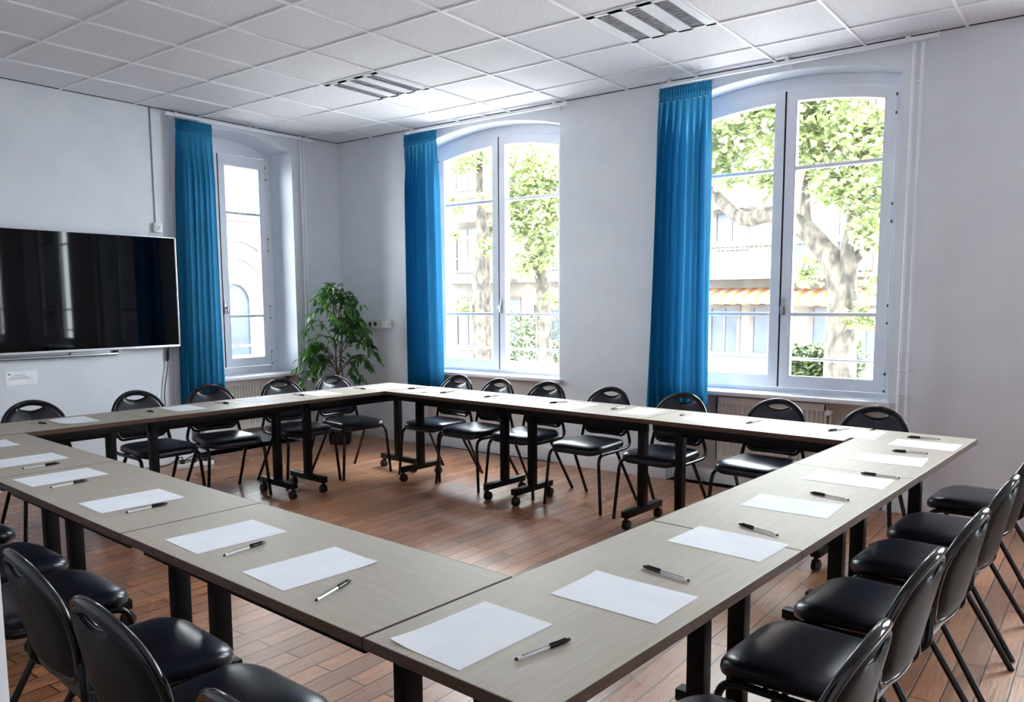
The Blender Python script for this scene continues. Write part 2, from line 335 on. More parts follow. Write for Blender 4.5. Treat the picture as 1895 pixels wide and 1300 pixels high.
# ------------------------------------------------------------------ windows (built in a local frame: x along the wall, y outwards)
def make_window(name, w, depth, zin, sill_z, niche, flat_top, muntins, rails, label, mtx):
    root = empty(name); tag(root, label, 'window', kind='structure')
    root.matrix_world = mtx
    c, hw = w['c'], w['hw']; a = lambda x, off=0: arch(w, x, off)
    # breast wall below the sill
    b = MB(); b.box(c - hw, c + hw, niche, depth + .2, 0, sill_z - .03); b.build('breast_wall', M['niche'], root, None)
    b = MB(); b.box(c - hw - .015, c + hw + .015, -.035, -.001, sill_z - .032, sill_z, .006); b.box(c - hw + .001, c + hw - .001, -.012, depth + .08, sill_z - .032, sill_z, .003); b.build('window_sill', M['trim'], root, 30)
    d0, d1 = depth, depth + .055
    fw = .065
    # fixed outer frame following the arch
    b = MB()
    for sx in (-1, 1):
        x0, x1 = sorted((c + sx * hw, c + sx * (hw - fw)))
        b.prism([(x0, sill_z), (x1, sill_z), (x1, a(x1) - .002), (x0, a(x0) - .002)], d0 - .005, d1 + .03, 'y')
    N = 24; xs = [c - hw + fw + (2 * hw - 2 * fw) * i / N for i in range(N + 1)]
    st = (lambda x: flat_top) if flat_top else (lambda x: a(x) - .085)
    for i in range(N):
        b.prism([(xs[i], st(xs[i])), (xs[i + 1], st(xs[i + 1])), (xs[i + 1], a(xs[i + 1]) - .002), (xs[i], a(xs[i]) - .002)], d0 + .004, d1 + .03, 'y')
    b.box(c - hw + fw, c + hw - fw, d0 + .01, d1 + .03, sill_z, .79)
    b.build('frame', M['frame'], root, 30)
    b = MB(); b.box(c - .0069, c + .0069, d0 - .009, d0 + .03, .796, st(c) - .008); b.build('meeting_gap', M['gap_and_shadow'], root, None)
    sw = .067
    for sx in (-1, 1):
        e0 = c + sx * .007; e1 = c + sx * (hw - fw - .004); L, Rr = sorted((e0, e1)); top = lambda x: st(x) - .006
        gl, gr = L + sw, Rr - sw; gt = (lambda x: flat_top - .115) if flat_top else (lambda x: a(x) - .168)
        zb, gb = .795, .873
        b = MB()
        for x0, x1 in ((L, gl), (gr, Rr)):
            b.prism([(x0, zb), (x1, zb), (x1, top(x1)), (x0, top(x0))], d0 - .012, d1, 'y')
        b.box(gl, gr, d0 - .012, d1, zb, gb)
        n = 12
        for i in range(n):
            x0 = gl + (gr - gl) * i / n; x1 = gl + (gr - gl) * (i + 1) / n
            b.prism([(x0, gt(x0)), (x1, gt(x1)), (x1, top(x1)), (x0, top(x0))], d0 - .012, d1, 'y')
        # glazing bead
        b.box(gl, gl + .008, d0 - .004, d1 - .01, gb, gt(gl + .004)); b.box(gr - .008, gr, d0 - .004, d1 - .01, gb, gt(gr - .004)); b.box(gl, gr, d0 - .004, d1 - .01, gb, gb + .01)
        sash = b.build('sash', M['frame'], root, 30)
        for mz in muntins:
            b = MB(); b.box(gl, gr, d0 - .002, d1 - .01, mz - .013, mz + .013, .004); b.build('muntin', M['frame'], sash, 30)
        b = MB(); n = 12; vs = []; yy = d0 + .028
        vs = [(gl, yy, gb), (gr, yy, gb)] + [(gr + (gl - gr) * i / n, yy, gt(gr + (gl - gr) * i / n)) for i in range(n + 1)]
        b.add(vs, [tuple(range(len(vs)))]); b.build('pane', M['glass'], sash, None)
        b = MB()
        hx = Rr if sx > 0 else L
        for hz in (2.78, 2.05, 1.35, .87):
            b.cyl((hx + sx * .003, d0 - .018, hz - .05), (hx + sx * .003, d0 - .018, hz + .05), .008, 10); b.cyl((hx + sx * .003, d0 - .018, hz + .052), (hx + sx * .003, d0 - .018, hz + .07), .005, 8, 1); b.cyl((hx + sx * .003, d0 - .018, hz - .07), (hx + sx * .003, d0 - .018, hz - .052), .005, 8, 1)
        b.build('hinge', [M['trim'], M['gap_and_shadow']], sash, 30)
        if sx > 0:
            b = MB(); b.box(L + .004, L + .034, d0 - .018, d0 - .01, 1.34, 1.47, .004); b.cyl((L + .018, d0 - .018, 1.40), (L + .018, d0 - .05, 1.40), .009, 10)
            b.box(L + .008, L + .028, d0 - .062, d0 - .046, 1.345, 1.415, .006); b.build('window_handle', [M['alu']], sash, 30)
    for rz in rails:
        b = MB(); b.cyl((c - hw - .02, depth + .17, rz), (c + hw + .02, depth + .17, rz), .013, 10); b.build('guard_rail', M['grey'], root, 40)
    return root
make_window('window_3', W3, .2, 0, .757, .12, None, (2.42, 1.347), (1.0,), 'right arched casement window with a tree trunk in its right pane', Matrix.Identity(4))
make_window('window_4', W4, .2, 0, .757, .12, None, (2.42, 1.347), (1.0,), 'arched casement window outside the frame, right of the right window', Matrix.Identity(4))
make_window('window_5', W5, .2, 0, .757, .12, None, (2.42, 1.347), (1.0,), 'arched casement window outside the frame, farthest to the right', Matrix.Identity(4))
make_window('window_2', W2, .2, 0, .765, .05, None, (2.405, 1.33), (.99,), 'middle arched casement window between the two facing curtains', Matrix.Identity(4))
# left wall: local x -> world y, local y (outwards) -> world -x
ML = Matrix(((0, -1, 0, 0), (1, 0, 0, 0), (0, 0, 1, 0), (0, 0, 0, 1)))
make_window('window_1', W1, .37, 0, .73, .25, 2.93, (2.355, 1.314), (1.0, .89), 'narrow deep set arched window beside the screen', ML)

# ------------------------------------------------------------------ curtains and rails
def curtain(name, label, x0t, x1t, x0b, x1b, zt, zb, folds, seed, axis, off, lining=None, bulge=0):
    rnd = random.Random(seed); root = empty(name)
    ph = [rnd.uniform(-.5, .5) for _ in range(folds + 2)]; am = [rnd.uniform(.45, 1.25) for _ in range(folds + 2)]
    def wave(u, v):
        t = u * folds; i = int(t); f = t - i
        a = am[i] * (1 - f) + am[i + 1] * f; p = ph[i] * (1 - f) + ph[i + 1] * f
        g = 2 * PI * t + p + .35 * math.sin(v * 3 + i); q = math.sin(g) + .22 * math.sin(2 * g + 1)
        return a * math.copysign(abs(q) ** .8, q)
    def P(u, y, z):
        return (u, y, z) if axis == 'y' else (-y, u, z)
    hd = .11
    def head(u, v):      # gathered heading tape
        z = zt - v * hd; x = x0t + (x1t - x0t) * u
        y = off + .006 * math.sin(u * folds * 2.4 * 2 * PI) * (1 - .3 * v) + .004 * math.sin(v * 12)
        return P(x, y, z + .006 * math.sin(u * folds * 4.8 * PI) * (1 - v))
    def body(u, v):
        z = zt - hd - v * (zt - hd - zb); k = min(1, v * 6); s = v ** .8
        xa = x0t + (x0b - x0t) * s - bulge * math.sin(min(1, v * 4) * PI / 2) * .3; xb = x1t + (x1b - x1t) * s
        x = xa + (xb - xa) * u + .012 * k * math.sin(2 * 2 * PI * u * folds + v) * .4
        y = off + (.006 + .044 * k) * wave(u, v) * (1 - .0 * v)
        return P(x, y, z)
    b = MB(); b.grid(body, folds * 16, 40); b.build('cloth', M['curtain'], root, 80, fixn=False)
    b = MB(); b.grid(head, folds * 24, 8); b.build('heading', M['curtain'], root, 80, fixn=False)
    if lining:
        l0t, l1t, l0b, l1b = lining
        def lin(u, v):
            z = zt - .1 - v * (zt - .12 - zb); xa = l0t + (l0b - l0t) * v; xb = l1t + (l1b - l1t) * v
            return P(xa + (xb - xa) * u, off + .062 + .008 * math.sin(u * 9 + v * 2) if axis == 'x' else off + .04, z)
        b = MB(); b.grid(lin, 16, 20); b.build('lining', M['lining'], root, 80, fixn=False)
    return tag(root, label, 'curtain', 'blue curtains at the windows')
curtain('curtain', 'blue curtain hanging at the left side of the right window', 3.87, 4.30, 3.79, 4.33, 3.08, .5, 8, 3, 'y', -.092)
curtain('curtain', 'blue curtain hanging at the left side of the middle window', 1.095, 1.53, 1.09, 1.58, 3.08, .5, 8, 5, 'y', -.092)
# on the left wall: u runs along world y
curtain('curtain', 'blue curtain with white lining right of the black screen', -1.905, -1.55, -1.97, -1.54, 3.075, .48, 7, 9, 'x', -.09, lining=(-1.925, -1.80, -2.0, -1.84))

def rail(label, a0, a1, z, axis, off, brackets):
    root = empty('curtain_rail')
    def bx(m, u0, u1, y0, y1, z0, z1, bev=0):
        if axis == 'y': m.box(u0, u1, y0, y1, z0, z1, bev)
        else: m.box(-y1, -y0, u0, u1, z0, z1, bev)
    b = MB(); bx(b, a0, a1, off - .014, off + .014, z - .012, z + .012, .003); b.build('rail', M['trim'], root, 30)
    for u in brackets:
        b = MB(); bx(b, u - .014, u + .014, off - .016, -.001, z + .0125, z + .022, .002); bx(b, u - .014, u + .014, -.008, 0, z - .03, z + .022, .002); bx(b, u - .012, u + .012, off - .02, off - .0145, z - .012, z + .022, .002); b.build('bracket', M['plug'], root, 30)
    for u, s in ((a0, -1), (a1, 1)):
        b = MB(); lo, hi = sorted((u, u + s * .012)); bx(b, lo, hi, off - .018, off + .018, z - .018, z + .014, .003); b.build('end_stop', M['plug'], root, 30)
    return tag(root, label, 'curtain rail', 'curtain rails above the windows')
rail('white curtain rail above the right window', 3.9, 5.79, 3.108, 'y', -.075, (3.95, 4.85, 5.62))
rail('white curtain rail above the middle window', 1.13, 3.0, 3.108, 'y', -.075, (1.2, 2.1, 2.88))
rail('white curtain rail above the narrow left window', -1.98, -.40, 3.102, 'x', -.085, (-1.9, -1.15, -.56))

# ------------------------------------------------------------------ heating pipes, radiators
def pipes(label, spots, r, z0, z1, clips, axis):
    root = empty('heating_pipes')
    P = (lambda u, y, z: (u, y, z)) if axis == 'y' else (lambda u, y, z: (-y, u, z))
    for u in spots:
        b = MB(); b.cyl(P(u, -.045, z0), P(u, -.045, z1), r, 14); b.build('pipe', M['trim'], root, 40)
    for z in clips:
        b = MB(); b.tube([P(spots[0] - .02, -.045, z), P(spots[-1] + .03, -.045, z)], .007, 8); b.cyl(P(sum(spots) / len(spots), -.045, z), P(sum(spots) / len(spots), 0, z), .006, 8); b.build('pipe_clip', M['trim'], root, 40)
    return tag(root, label, 'pipes', 'heating pipe pairs')
pipes('pair of white heating pipes on the wall right of the right window', (5.655, 5.705), .011, .02, 3.09, (2.85, .98, .82), 'y')
pipes('white heating pipes between narrow window and room corner', (-.52, -.485), .011, .02, 3.09, (2.93, 1.15), 'x')
def radiator(label, a0, a1, z0, z1, axis, y0, valve):
    root = empty('radiator')
    P = (lambda u, y, z: (u, y, z)) if axis == 'y' else (lambda u, y, z: (-y, u, z))
    b = MB()
    n = int((a1 - a0) / .0333); prof = []
    for i in range(n):
        u = a0 + (a1 - a0) * i / n; w = (a1 - a0) / n
        prof += [(u, 0), (u + w * .28, 0), (u + w * .42, .02), (u + w * .86, .02)]
    prof.append((a1, 0))
    def face(i, j):
        u, d = prof[i]; zz = (z0, z0 + .045, z0 + .07, z1 - .07, z1 - .045, z1)[j]
        return P(u, y0 - (0.0 if j in (0, 1, 4, 5) else -d + .0), zz)
    vs = [face(i, j) for j in range(6) for i in range(len(prof))]; w = len(prof)
    b.add(vs, [(j * w + i, j * w + i + 1, (j + 1) * w + i + 1, (j + 1) * w + i) for j in range(5) for i in range(w - 1)])
    b.build('panel', M['radiator'], root, 25, fixn=False)
    b = MB()
    q = [P(a0, y0 + .002, z0), P(a1, y0 + .06, z1)]
    b.box(min(q[0][0], q[1][0]), max(q[0][0], q[1][0]), min(q[0][1], q[1][1]), max(q[0][1], q[1][1]), z0 + .001, z1 - .003) if False else None
    for u0, u1 in ((a0, a0 + .012), (a1 - .012, a1)):
        s, t = P(u0, y0, z0), P(u1, y0 + .06, z1); b.box(min(s[0], t[0]), max(s[0], t[0]), min(s[1], t[1]), max(s[1], t[1]), z0, z1)
    s, t = P(a0, y0 + .045, z0), P(a1, y0 + .06, z1); b.box(min(s[0], t[0]), max(s[0], t[0]), min(s[1], t[1]), max(s[1], t[1]), z0, z1)
    b.build('back_panel', M['radiator'], root, 30)
    b = MB(); s, t = P(a0, y0, z1), P(a1, y0 + .06, z1 + .008); b.box(min(s[0], t[0]), max(s[0], t[0]), min(s[1], t[1]), max(s[1], t[1]), z1, z1 + .008, .003); b.build('top_grille', M['radiator'], root, 30)
    b = MB(); b.cyl(P(valve, y0 + .03, z1 - .05), P(valve + .02 * (1 if valve > a1 else -1), y0 + .03, z1 - .05), .012, 12); b.cyl(P(valve + .012, y0 + .03, z1 - .05), P(valve + .012, y0 - .035, z1 - .05), .022, 16); b.cyl(P(valve + .012, y0 + .03, z1 - .05), P(valve + .012, y0 + .03, .02), .008, 10); b.build('valve', M['plug'], root, 40)
    return tag(root, label, 'radiator', 'panel radiators under the windows')
radiator('cream panel radiator in the niche under the right window', 4.34, 5.17, .2, .70, 'y', .03, 5.18)
radiator('cream panel radiator in the niche under the narrow left window', -1.66, -.69, .19, .68, 'x', .10, -.68)

# ------------------------------------------------------------------ screen wall
root = empty('wall_screen', (.02, -2.82, 1.55)); tag(root, 'large black flat screen on the left wall', 'screen')
b = MB(); b.box(.012, .062, -.852, .852, -.474, .474, .006); b.build('casing', M['dark'], root, 30)
b = MB(); b.box(.0615, .064, -.848, .848, -.468, .472); b.build('display', M['screen'], root, None)
b = MB()
b.box(.05, .070, -.866, .866, -.488, -.4685, .003); b.box(.05, .070, -.866, .866, .4725, .479, .002); b.box(.05, .070, -.866, -.8525, -.488, .479, .002); b.box(.05, .070, .8525, .866, -.488, .479, .003)
b.build('bezel', M['bezel'], root, 30)
b = MB(); b.box(-.02, .012, -.3, .3, -.2, .2); b.build('wall_mount', M['dark'], root, None)

root = empty('marker_tray', (0, -2.94, 1.043)); tag(root, 'narrow aluminium tray on the wall just below the black screen', 'tray')
b = MB(); b.box(0, .006, -.47, .47, -.018, .022, .002); b.box(0, .05, -.47, .47, -.024, -.018, .002); b.box(.045, .05, -.47, .47, -.024, -.008, .002); b.build('tray', M['alu'], root, 30)
b = MB(); b.box(0, .052, .44, .47, -.026, .02, .003); b.build('end_cap', M['plug'], root, 30)
b = MB(); b.box(.006, .03, .06, .10, -.012, .01, .003); b.build('clip', M['alu'], root, 30)

root = empty('wall_notice', (0, -3.245, .875)); tag(root, 'small white notice stuck on the wall below the tray', 'notice')
b = MB(); b.box(.0, .0025, -.113, .113, -.052, .055); b.build('sheet', M['paper'], root, None)
b = MB()
for k, (a0, a1) in enumerate(((-.05, .03), (-.075, .055), (-.09, .08))): b.box(.0025, .003, a0, a1, .022 - k * .014, .025 - k * .014)
b.box(.0025, .003, -.092, -.078, .027, .037); b.build('print_lines', M['ink'], root, None)

root = empty('wall_switch', (0, -2.077, 2.115)); tag(root, 'small white control box on the wall above the screen', 'switch')
b = MB(); b.box(0, .035, -.036, .036, -.042, .042, .006); b.build('casing', M['plug'], root, 30)
b = MB(); b.box(.035, .04, -.012, .03, -.03, .03, .003); b.build('rocker', M['plug'], root, 30)
b = MB(); b.cyl((.04, .008, 0), (.043, .008, 0), .006, 10); b.build('indicator', M['dark'], root, 30)
b = MB(); b.box(0, .008, -2.092, -2.083, 2.157, H - .001); tag(b.build('cable_duct', M['grey'], smooth=None), 'thin grey cable duct dropping from the ceiling to the control box', 'cable duct')

root = empty('power_cable'); tag(root, 'black power cable hanging from the screen beside the curtain', 'cable')
b = MB(); b.tube(spline([(.03, -2.033, 1.09), (.022, -2.036, 1.03), (.02, -2.052, .88), (.02, -2.074, .76), (.02, -2.094, .59), (.03, -2.07, .3), (.05, -2.0, .012), (.15, -1.98, .006)]), .0045, 8); b.build('cord', M['dark'], root, 60)
b = MB(); b.tube([(.024, -2.034, 1.045), (.021, -2.04, 1.02), (.02, -2.046, .955), (.02, -2.05, .93)], [.006, .014, .014, .006], 10); b.build('plug_coupling', M['dark'], root, 50)

root = empty('power_strip', (.33, -2.02, 0), math.radians(78)); tag(root, 'white power strip with tangled black cables on the floor by the left wall', 'power strip')
b = MB(); b.box(-.17, .17, -.025, .025, 0, .04, .008); b.build('body', M['plug'], root, 30)
for k in range(3):
    b = MB(); b.cyl((-.1 + k * .1, 0, .04), (-.1 + k * .1, 0, .075), .02, 12); b.tube(spline([(-.1 + k * .1, 0, .075), (-.1 + k * .1, .05, .09), (-.2 + k * .12, .15, .01), (-.3 + k * .25, .25 - .1 * k, .006), (-.2 + k * .2, .33, .006), (.1 - k * .2, .3, .006)]), .0045, 8); b.build('plugged_cable', M['dark'], root, 50)

# sockets beside the plant
root = empty('wall_socket', (.528, 0, 1.22)); tag(root, 'white double power socket on the wall right of the plant', 'socket')
b = MB(); b.box(-.082, .082, -.03, 0, -.047, .047, .006); b.build('plate', M['ivory'], root, 30)
for sx in (-.04, .04):
    b = MB(); b.cyl((sx, -.0302, 0), (sx, -.034, 0), .03, 24); b.cyl((sx, -.034, 0), (sx, -.0345, 0), .024, 24, 1); b.build('outlet', [M['plug'], M['dark']], root, 30)
root = empty('wall_data_outlet', (.702, 0, 1.22)); tag(root, 'white outlet box with three small ports beside the double socket', 'socket')
b = MB(); b.box(-.082, .082, -.03, 0, -.047, .047, .006); b.build('plate', M['ivory'], root, 30)
for sx in (-.05, 0, .05):
    b = MB(); b.box(sx - .018, sx + .018, -.033, -.0302, -.025, .025, .002); b.box(sx - .006, sx + .006, -.0335, -.033, -.014, .012, 0, 1); b.build('port', [M['plug'], M['grey']], root, 30)

# ------------------------------------------------------------------ ceiling lamps
def lamp(x, y, label):
    root = empty('ceiling_lamp', (x, y, H - .007)); tag(root, label, 'ceiling lamp', 'louvred ceiling lamps')
    b = MB(); h = .29
    tro = (-.187, 0, .187); hwid = .046
    edges = [-h] + [e for t in tro for e in (t - hwid, t + hwid)] + [h]
    for k in range(0, len(edges), 2): b.box(edges[k], edges[k + 1], -h, h, -.002, .004)
    b.box(-h, h, -h, -.262, -.002, .004); b.box(-h, h, .262, h, -.002, .004)
    b.build('lamp_panel', M['lampwhite'], root, None)
    for t in tro:
        b = MB()
        for sx in (-1, 1):
            prof = [(t + sx * hwid, 0), (t + sx * .040, .02), (t + sx * .026, .045), (t, .055)]
            for q in range(3):
                (xa, za), (xb, zb) = prof[q], prof[q + 1]
                b.add([(xa, -.262, za), (xb, -.262, zb), (xb, .262, zb), (xa, .262, za)], [(0, 1, 2, 3)])
        b.box(t - hwid, t + hwid, -.266, -.262, 0, .055); b.box(t - hwid, t + hwid, .262, .266, 0, .055)
        for k in range(1, 13):
            yk = -.262 + .524 * k / 13
            b.prism([(t - .045, .0), (t + .045, .0), (t + .040, .02), (t - .040, .02)], yk - .002, yk + .002, 'y')
        b.build('louvre', M['mirror'], root, None, fixn=False)
        b = MB(); b.cyl((t, -.258, .036), (t, .258, .036), .008, 10); b.build('tube', M['tubelamp'], root, 40)
    return root
lamp(2.043, -1.322, 'square louvred ceiling lamp nearer the room corner and narrow window')
lamp(4.443, -1.322, 'square louvred ceiling lamp nearer the right window')
for lx, ly, ll in ((2.043, -4.922, 'over the front row near the screen wall'), (4.443, -4.922, 'over the front row of tables'), (6.843, -1.322, 'right of the right window'), (6.843, -4.922, 'just inside the doorway'),
                   (9.243, -1.322, 'near the farthest window'), (9.243, -4.922, 'in the far right corner of the room')):
    lamp(lx, ly, 'square louvred ceiling lamp added out of view, ' + ll)  # unseen lamps, added to brighten the interior

# ------------------------------------------------------------------ tables
def make_table():
    root = empty('folding_table')
    b = MB(); b.box(-.598, .598, -.248, .248, TZ - .026, TZ, .0015, seg=1); b.build('tabletop', M['top'], root, 30)
    b = MB()
    for q in ((-.6, .6, -.25, -.2481), (-.6, .6, .2481, .25), (-.6, -.5981, -.2481, .2481), (.5981, .6, -.2481, .2481)): b.box(*q, TZ - .0265, TZ - .0004)
    e = b.build('edge_band', M['edge'], root, None); e['label'] = 'brown edging strip'
    b = MB(); b.box(-.5, .5, -.016, .016, .61, .69, .004); b.build('beam', M['black'], root, 30)
    for sy in (-1, 1):
        b = MB(); b.box(-.55, .55, sy * .188 - .014, sy * .188 + .014, .664, TZ - .0268, .003); b.build('rail', M['black'], root, 30)
    for sx in (-1, 1):
        x = sx * .465
        b = MB(); b.box(x - .025, x + .025, -.03, .03, .10, .69, .008); b.build('column', M['black'], root, 30)
        b = MB(); b.box(x - .03, x + .03, -.19, .19, TZ - .045, TZ - .027, .004); b.box(x - .028, x + .028, -.04, .04, .66, TZ - .03, .006); b.build('top_bracket', M['black'], root, 30)
        b = MB(); b.box(x - .026, x + .026, -.215, .215, .078, .122, .006); b.build('foot_bar', M['black'], root, 30)
        for sy in (-1, 1):
            y = sy * .195
            b = MB(); b.cyl((x, y, .05), (x, y, .08), .012, 12); b.box(x - .02, x + .02, y - .014, y + .022, .036, .062, .006); cst = b.build('caster', M['black'], root, 30)
            b = MB()
            for dx in (-.013, .013):
                b.tube([(x + dx - .009, y + .006, .03), (x + dx - .006, y + .006, .03), (x + dx + .006, y + .006, .03), (x + dx + .009, y + .006, .03)], [.022, .03, .03, .022], 20)
            b.build('wheel', M['rubber'], cst, 30)
    return root
table0 = make_table(); used = [False]
def place_table(s, q, rot, label):
    if used[0]: o = copy_tree(table0)
    else: o = table0; used[0] = True
    x, y = ringp(s, q); o.location = (x, y, 0); o.rotation_euler = (0, 0, -TH + rot)
    tag(o, label, 'table', 'folding tables set in a closed ring')
for s, l in ((3.518, 'pale folding table in the window row, nearest the room corner'), (2.32, 'pale folding table in the middle of the window row'), (1.117, 'pale folding table in the window row under the right window')):
    place_table(s, .235, 0, l)
for q, l in ((.6, 'pale folding table in the screen row, nearest the plant'), (1.8, 'pale folding table in the middle of the screen row'), (3.0, 'pale folding table in the screen row at the left edge of the view')):
    place_table(4.372, q, PI / 2, l)
for q, l in ((.6, 'pale folding table at the far end of the right row'), (1.8, 'pale folding table in the middle of the right row'), (3.003, 'pale folding table in the right row, nearest the viewer')):
    place_table(.25, q, PI / 2, l)
for s, l in ((1.105, 'pale folding table in the front row, abutting the nearest right table'), (2.308, 'pale folding table in the middle of the front row'), (3.511, 'pale folding table of the front row at the left edge')):
    place_table(s, 3.353, 0, l)

# ------------------------------------------------------------------ chairs
def rrect(hw, y0, y1, rf, rb, hb, n=10):
    """rounded seat outline, front at y1 (half width hw), back at y0 (half width hb)"""
    pts = []
    for cx, cy, r, a0 in ((hw - rf, y1 - rf, rf, 0), (-(hw - rf), y1 - rf, rf, 90), (-(hb - rb), y0 + rb, rb, 180), (hb - rb, y0 + rb, rb, 270)):
        for k in range(n + 1):
            g = math.radians(a0 + 90 * k / n); pts.append((cx + r * math.cos(g), cy + r * math.sin(g)))
    return pts
BS = .337; BZ0 = .487
def backpt(x, s, off=0):     # point of the backrest surface; s along its height
    t = s / BS; y = -.195 - .070 * t + .85 * x * x; z = BZ0 + s * .966
    return Vector((x, y + off * .98, z + off * .2))
def back_outline(n=72):
    pts = []
    a, bb, sc = .192, .178, BS - .178
    N1 = n // 2
    for k in range(N1 + 1):
        g = PI * k / N1; pts.append((a * math.cos(g), sc + bb * math.sin(g)))
    rb = .045; wb = .172
    m = 8
    for k in range(1, m + 1):
        t = k / m; pts.append((-(a + (wb - a) * t * t), sc + (rb - sc) * t))
    for k in range(1, 7):
        g = PI / 2 * k / 6; pts.append((-(wb - rb + rb * math.cos(g)), rb - rb * math.sin(g)))
    for k in range(1, 10): pts.append((-(wb - rb) + 2 * (wb - rb) * k / 10, 0))
    for k in range(0, 6):
        g = PI / 2 * (1 - k / 6); pts.append(((wb - rb + rb * math.cos(g)), rb - rb * math.sin(g)))
    for k in range(0, m): t = 1 - k / m; pts.append(((a + (wb - a) * t * t), sc + (rb - sc) * t))
    out = []
    for p in pts:
        if not out or math.hypot(p[0] - out[-1][0], p[1] - out[-1][1]) > 1e-4: out.append(p)
    if math.hypot(out[0][0] - out[-1][0], out[0][1] - out[-1][1]) < 1e-4: out.pop()
    return out
def hole_pt(g, grow=0):
    """lens shaped hand hole around (0,.296), direction g"""
    cx, cy = 0, .297; w = .076 + grow
    dx, dy = math.cos(g), math.sin(g)
    up = .020 + grow; dn = .022 + grow
    h = up if dy > 0 else dn
    r = 1.0 / ((abs(dx) / w) ** 1.5 + (abs(dy) / h) ** 1.5) ** (1 / 1.5)
    return (cx + r * dx, cy + r * dy)
def make_chair():
    root = empty('meeting_chair')
    # seat cushion
    b = MB(); out = rrect(.208, -.165, .255, .085, .06, .192)
    prof = [(.0, .412), (.8, .412), (.95, .413), (.985, .42), (1, .434), (.99, .449), (.955, .460), (.85, .467), (.72, .470), (.58, .4715), (.42, .4725), (.28, .473), (.14, .4733), (.05, .4735), (.0, .4775)]
    n = len(out); cx, cy = 0, .045; vs = []
    def droop(y): return .022 * max(0, (y - .10) / .155) ** 2
    for sc, z in prof[1:-1]:
        for x, y in out:
            X = cx + (x - cx) * sc; Y = cy + (y - cy) * sc; vs.append((X, Y, z - droop(Y)))
    vs.append((cx, cy, prof[0][1])); vs.append((cx, cy, prof[-1][1] - .004)); R_ = len(prof) - 2; fs = []
    for r in range(R_ - 1):
        for k in range(n): fs.append((r * n + k, r * n + (k + 1) % n, (r + 1) * n + (k + 1) % n, (r + 1) * n + k))
    for k in range(n): fs.append((R_ * n, (k + 1) % n, k)); fs.append((R_ * n + 1, (R_ - 1) * n + k, (R_ - 1) * n + (k + 1) % n))
    b.add(vs, fs); b.build('seat', M['vinyl'], root, 60)
    # backrest: padded front with the hand hole
    ol = back_outline(); n = len(ol); c = (0, .297)
    ang = [math.atan2(p[1] - c[1], p[0] - c[0]) for p in ol]
    hl = [hole_pt(g) for g in ang]; K = 10
    def ringset(off_fn, flip):
        vs = []
        for k in range(K + 1):
            t = k / K
            for i in range(n):
                x = hl[i][0] + (ol[i][0] - hl[i][0]) * t; s = hl[i][1] + (ol[i][1] - hl[i][1]) * t
                d = math.hypot(ol[i][0] - hl[i][0], ol[i][1] - hl[i][1]); e = min(t, 1 - t) * d
                vs.append(backpt(x * .965, BS * .5 + (s - BS * .5) * .965, off_fn(e)))
        fs = [(k * n + i, k * n + (i + 1) % n, (k + 1) * n + (i + 1) % n, (k + 1) * n + i) for k in range(K) for i in range(n)]
        return vs, fs
    b = MB()
    vf, ff = ringset(lambda e: .004 + .020 * (1 - math.exp(-e / .018)), False)
    vb, fb = ringset(lambda e: -.004, True)
    o = len(vf); fs = ff + [tuple(i + o for i in f[::-1]) for f in fb]
    for i in range(n):
        j = (i + 1) % n; fs.append((i, o + i, o + j, j)); q = K * n; fs.append((q + i, q + j, o + q + j, o + q + i))
    b.add(vf + vb, fs); back = b.build('backrest', M['vinyl'], root, 60)
    b = MB(); b.tube([backpt(x, s, .001) for x, s in ol], .0125, 12, closed=True); b.build('rim', M['rim'], back, 70)
    b = MB(); b.tube([backpt(*hole_pt(2 * PI * k / 40, .003), .006) for k in range(40)], .005, 8, closed=True); b.build('handle_edge', M['rim'], back, 70)
    # hard back shell
    b = MB()
    vs, fs = ringset(lambda e: -.006 - .010 * (1 - math.exp(-e / .012)), False)
    b.add(vs, fs); b.build('back_shell', M['shell'], root, 60)
    # frame
    r = .0115; b = MB()
    for sx in (-1, 1):
        b.tube(spline([(sx * .205, .19, .402), (sx * .212, .05, .405), (sx * .213, -.10, .408), (sx * .212, -.150, .418), (sx * .208, -.176, .445), (sx * .198, -.178, .49), (sx * .184, -.176, .54), (sx * .168, -.184, .59)], 6), r, 10)
    b.tube([(-.2, .10, .40), (.2, .10, .40)], .009, 8); b.tube([(-.2, -.08, .40), (.2, -.08, .40)], .009, 8)
    b.build('seat_frame', M['tube'], root, 60)
    for sx in (-1, 1):
        b = MB(); b.tube(spline([(sx * .206, .12, .402), (sx * .206, .17, .401), (sx * .208, .208, .388), (sx * .211, .226, .355), (sx * .215, .231, .30), (sx * .24, .245, 0)], 6)[:-6] + [Vector((sx * .24, .245, .0))], r, 12); b.build('leg', M['tube'], root, 60)
        b = MB(); b.tube([(sx * .19, -.02, .405), (sx * .193, -.035, .385), (sx * .222, -.262, 0)], r, 12); b.build('leg', M['tube'], root, 60)
    return root
chair0 = make_chair(); cused = [False]
def place_chair(x, y, heading, label, group):
    """x,y: point below the top of the back; heading: direction the chair faces (degrees, 0 = +y)"""
    if cused[0]: o = copy_tree(chair0)
    else: o = chair0; cused[0] = True
    a = math.radians(heading); dx, dy = -math.sin(a), math.cos(a)
    o.location = (x + dx * .265, y + dy * .265, 0); o.rotation_euler = (0, 0, a)
    tag(o, label, 'chair', group)
ORD = ['first', 'second', 'third', 'fourth', 'fifth', 'sixth', 'seventh']
dth = math.degrees(TH)
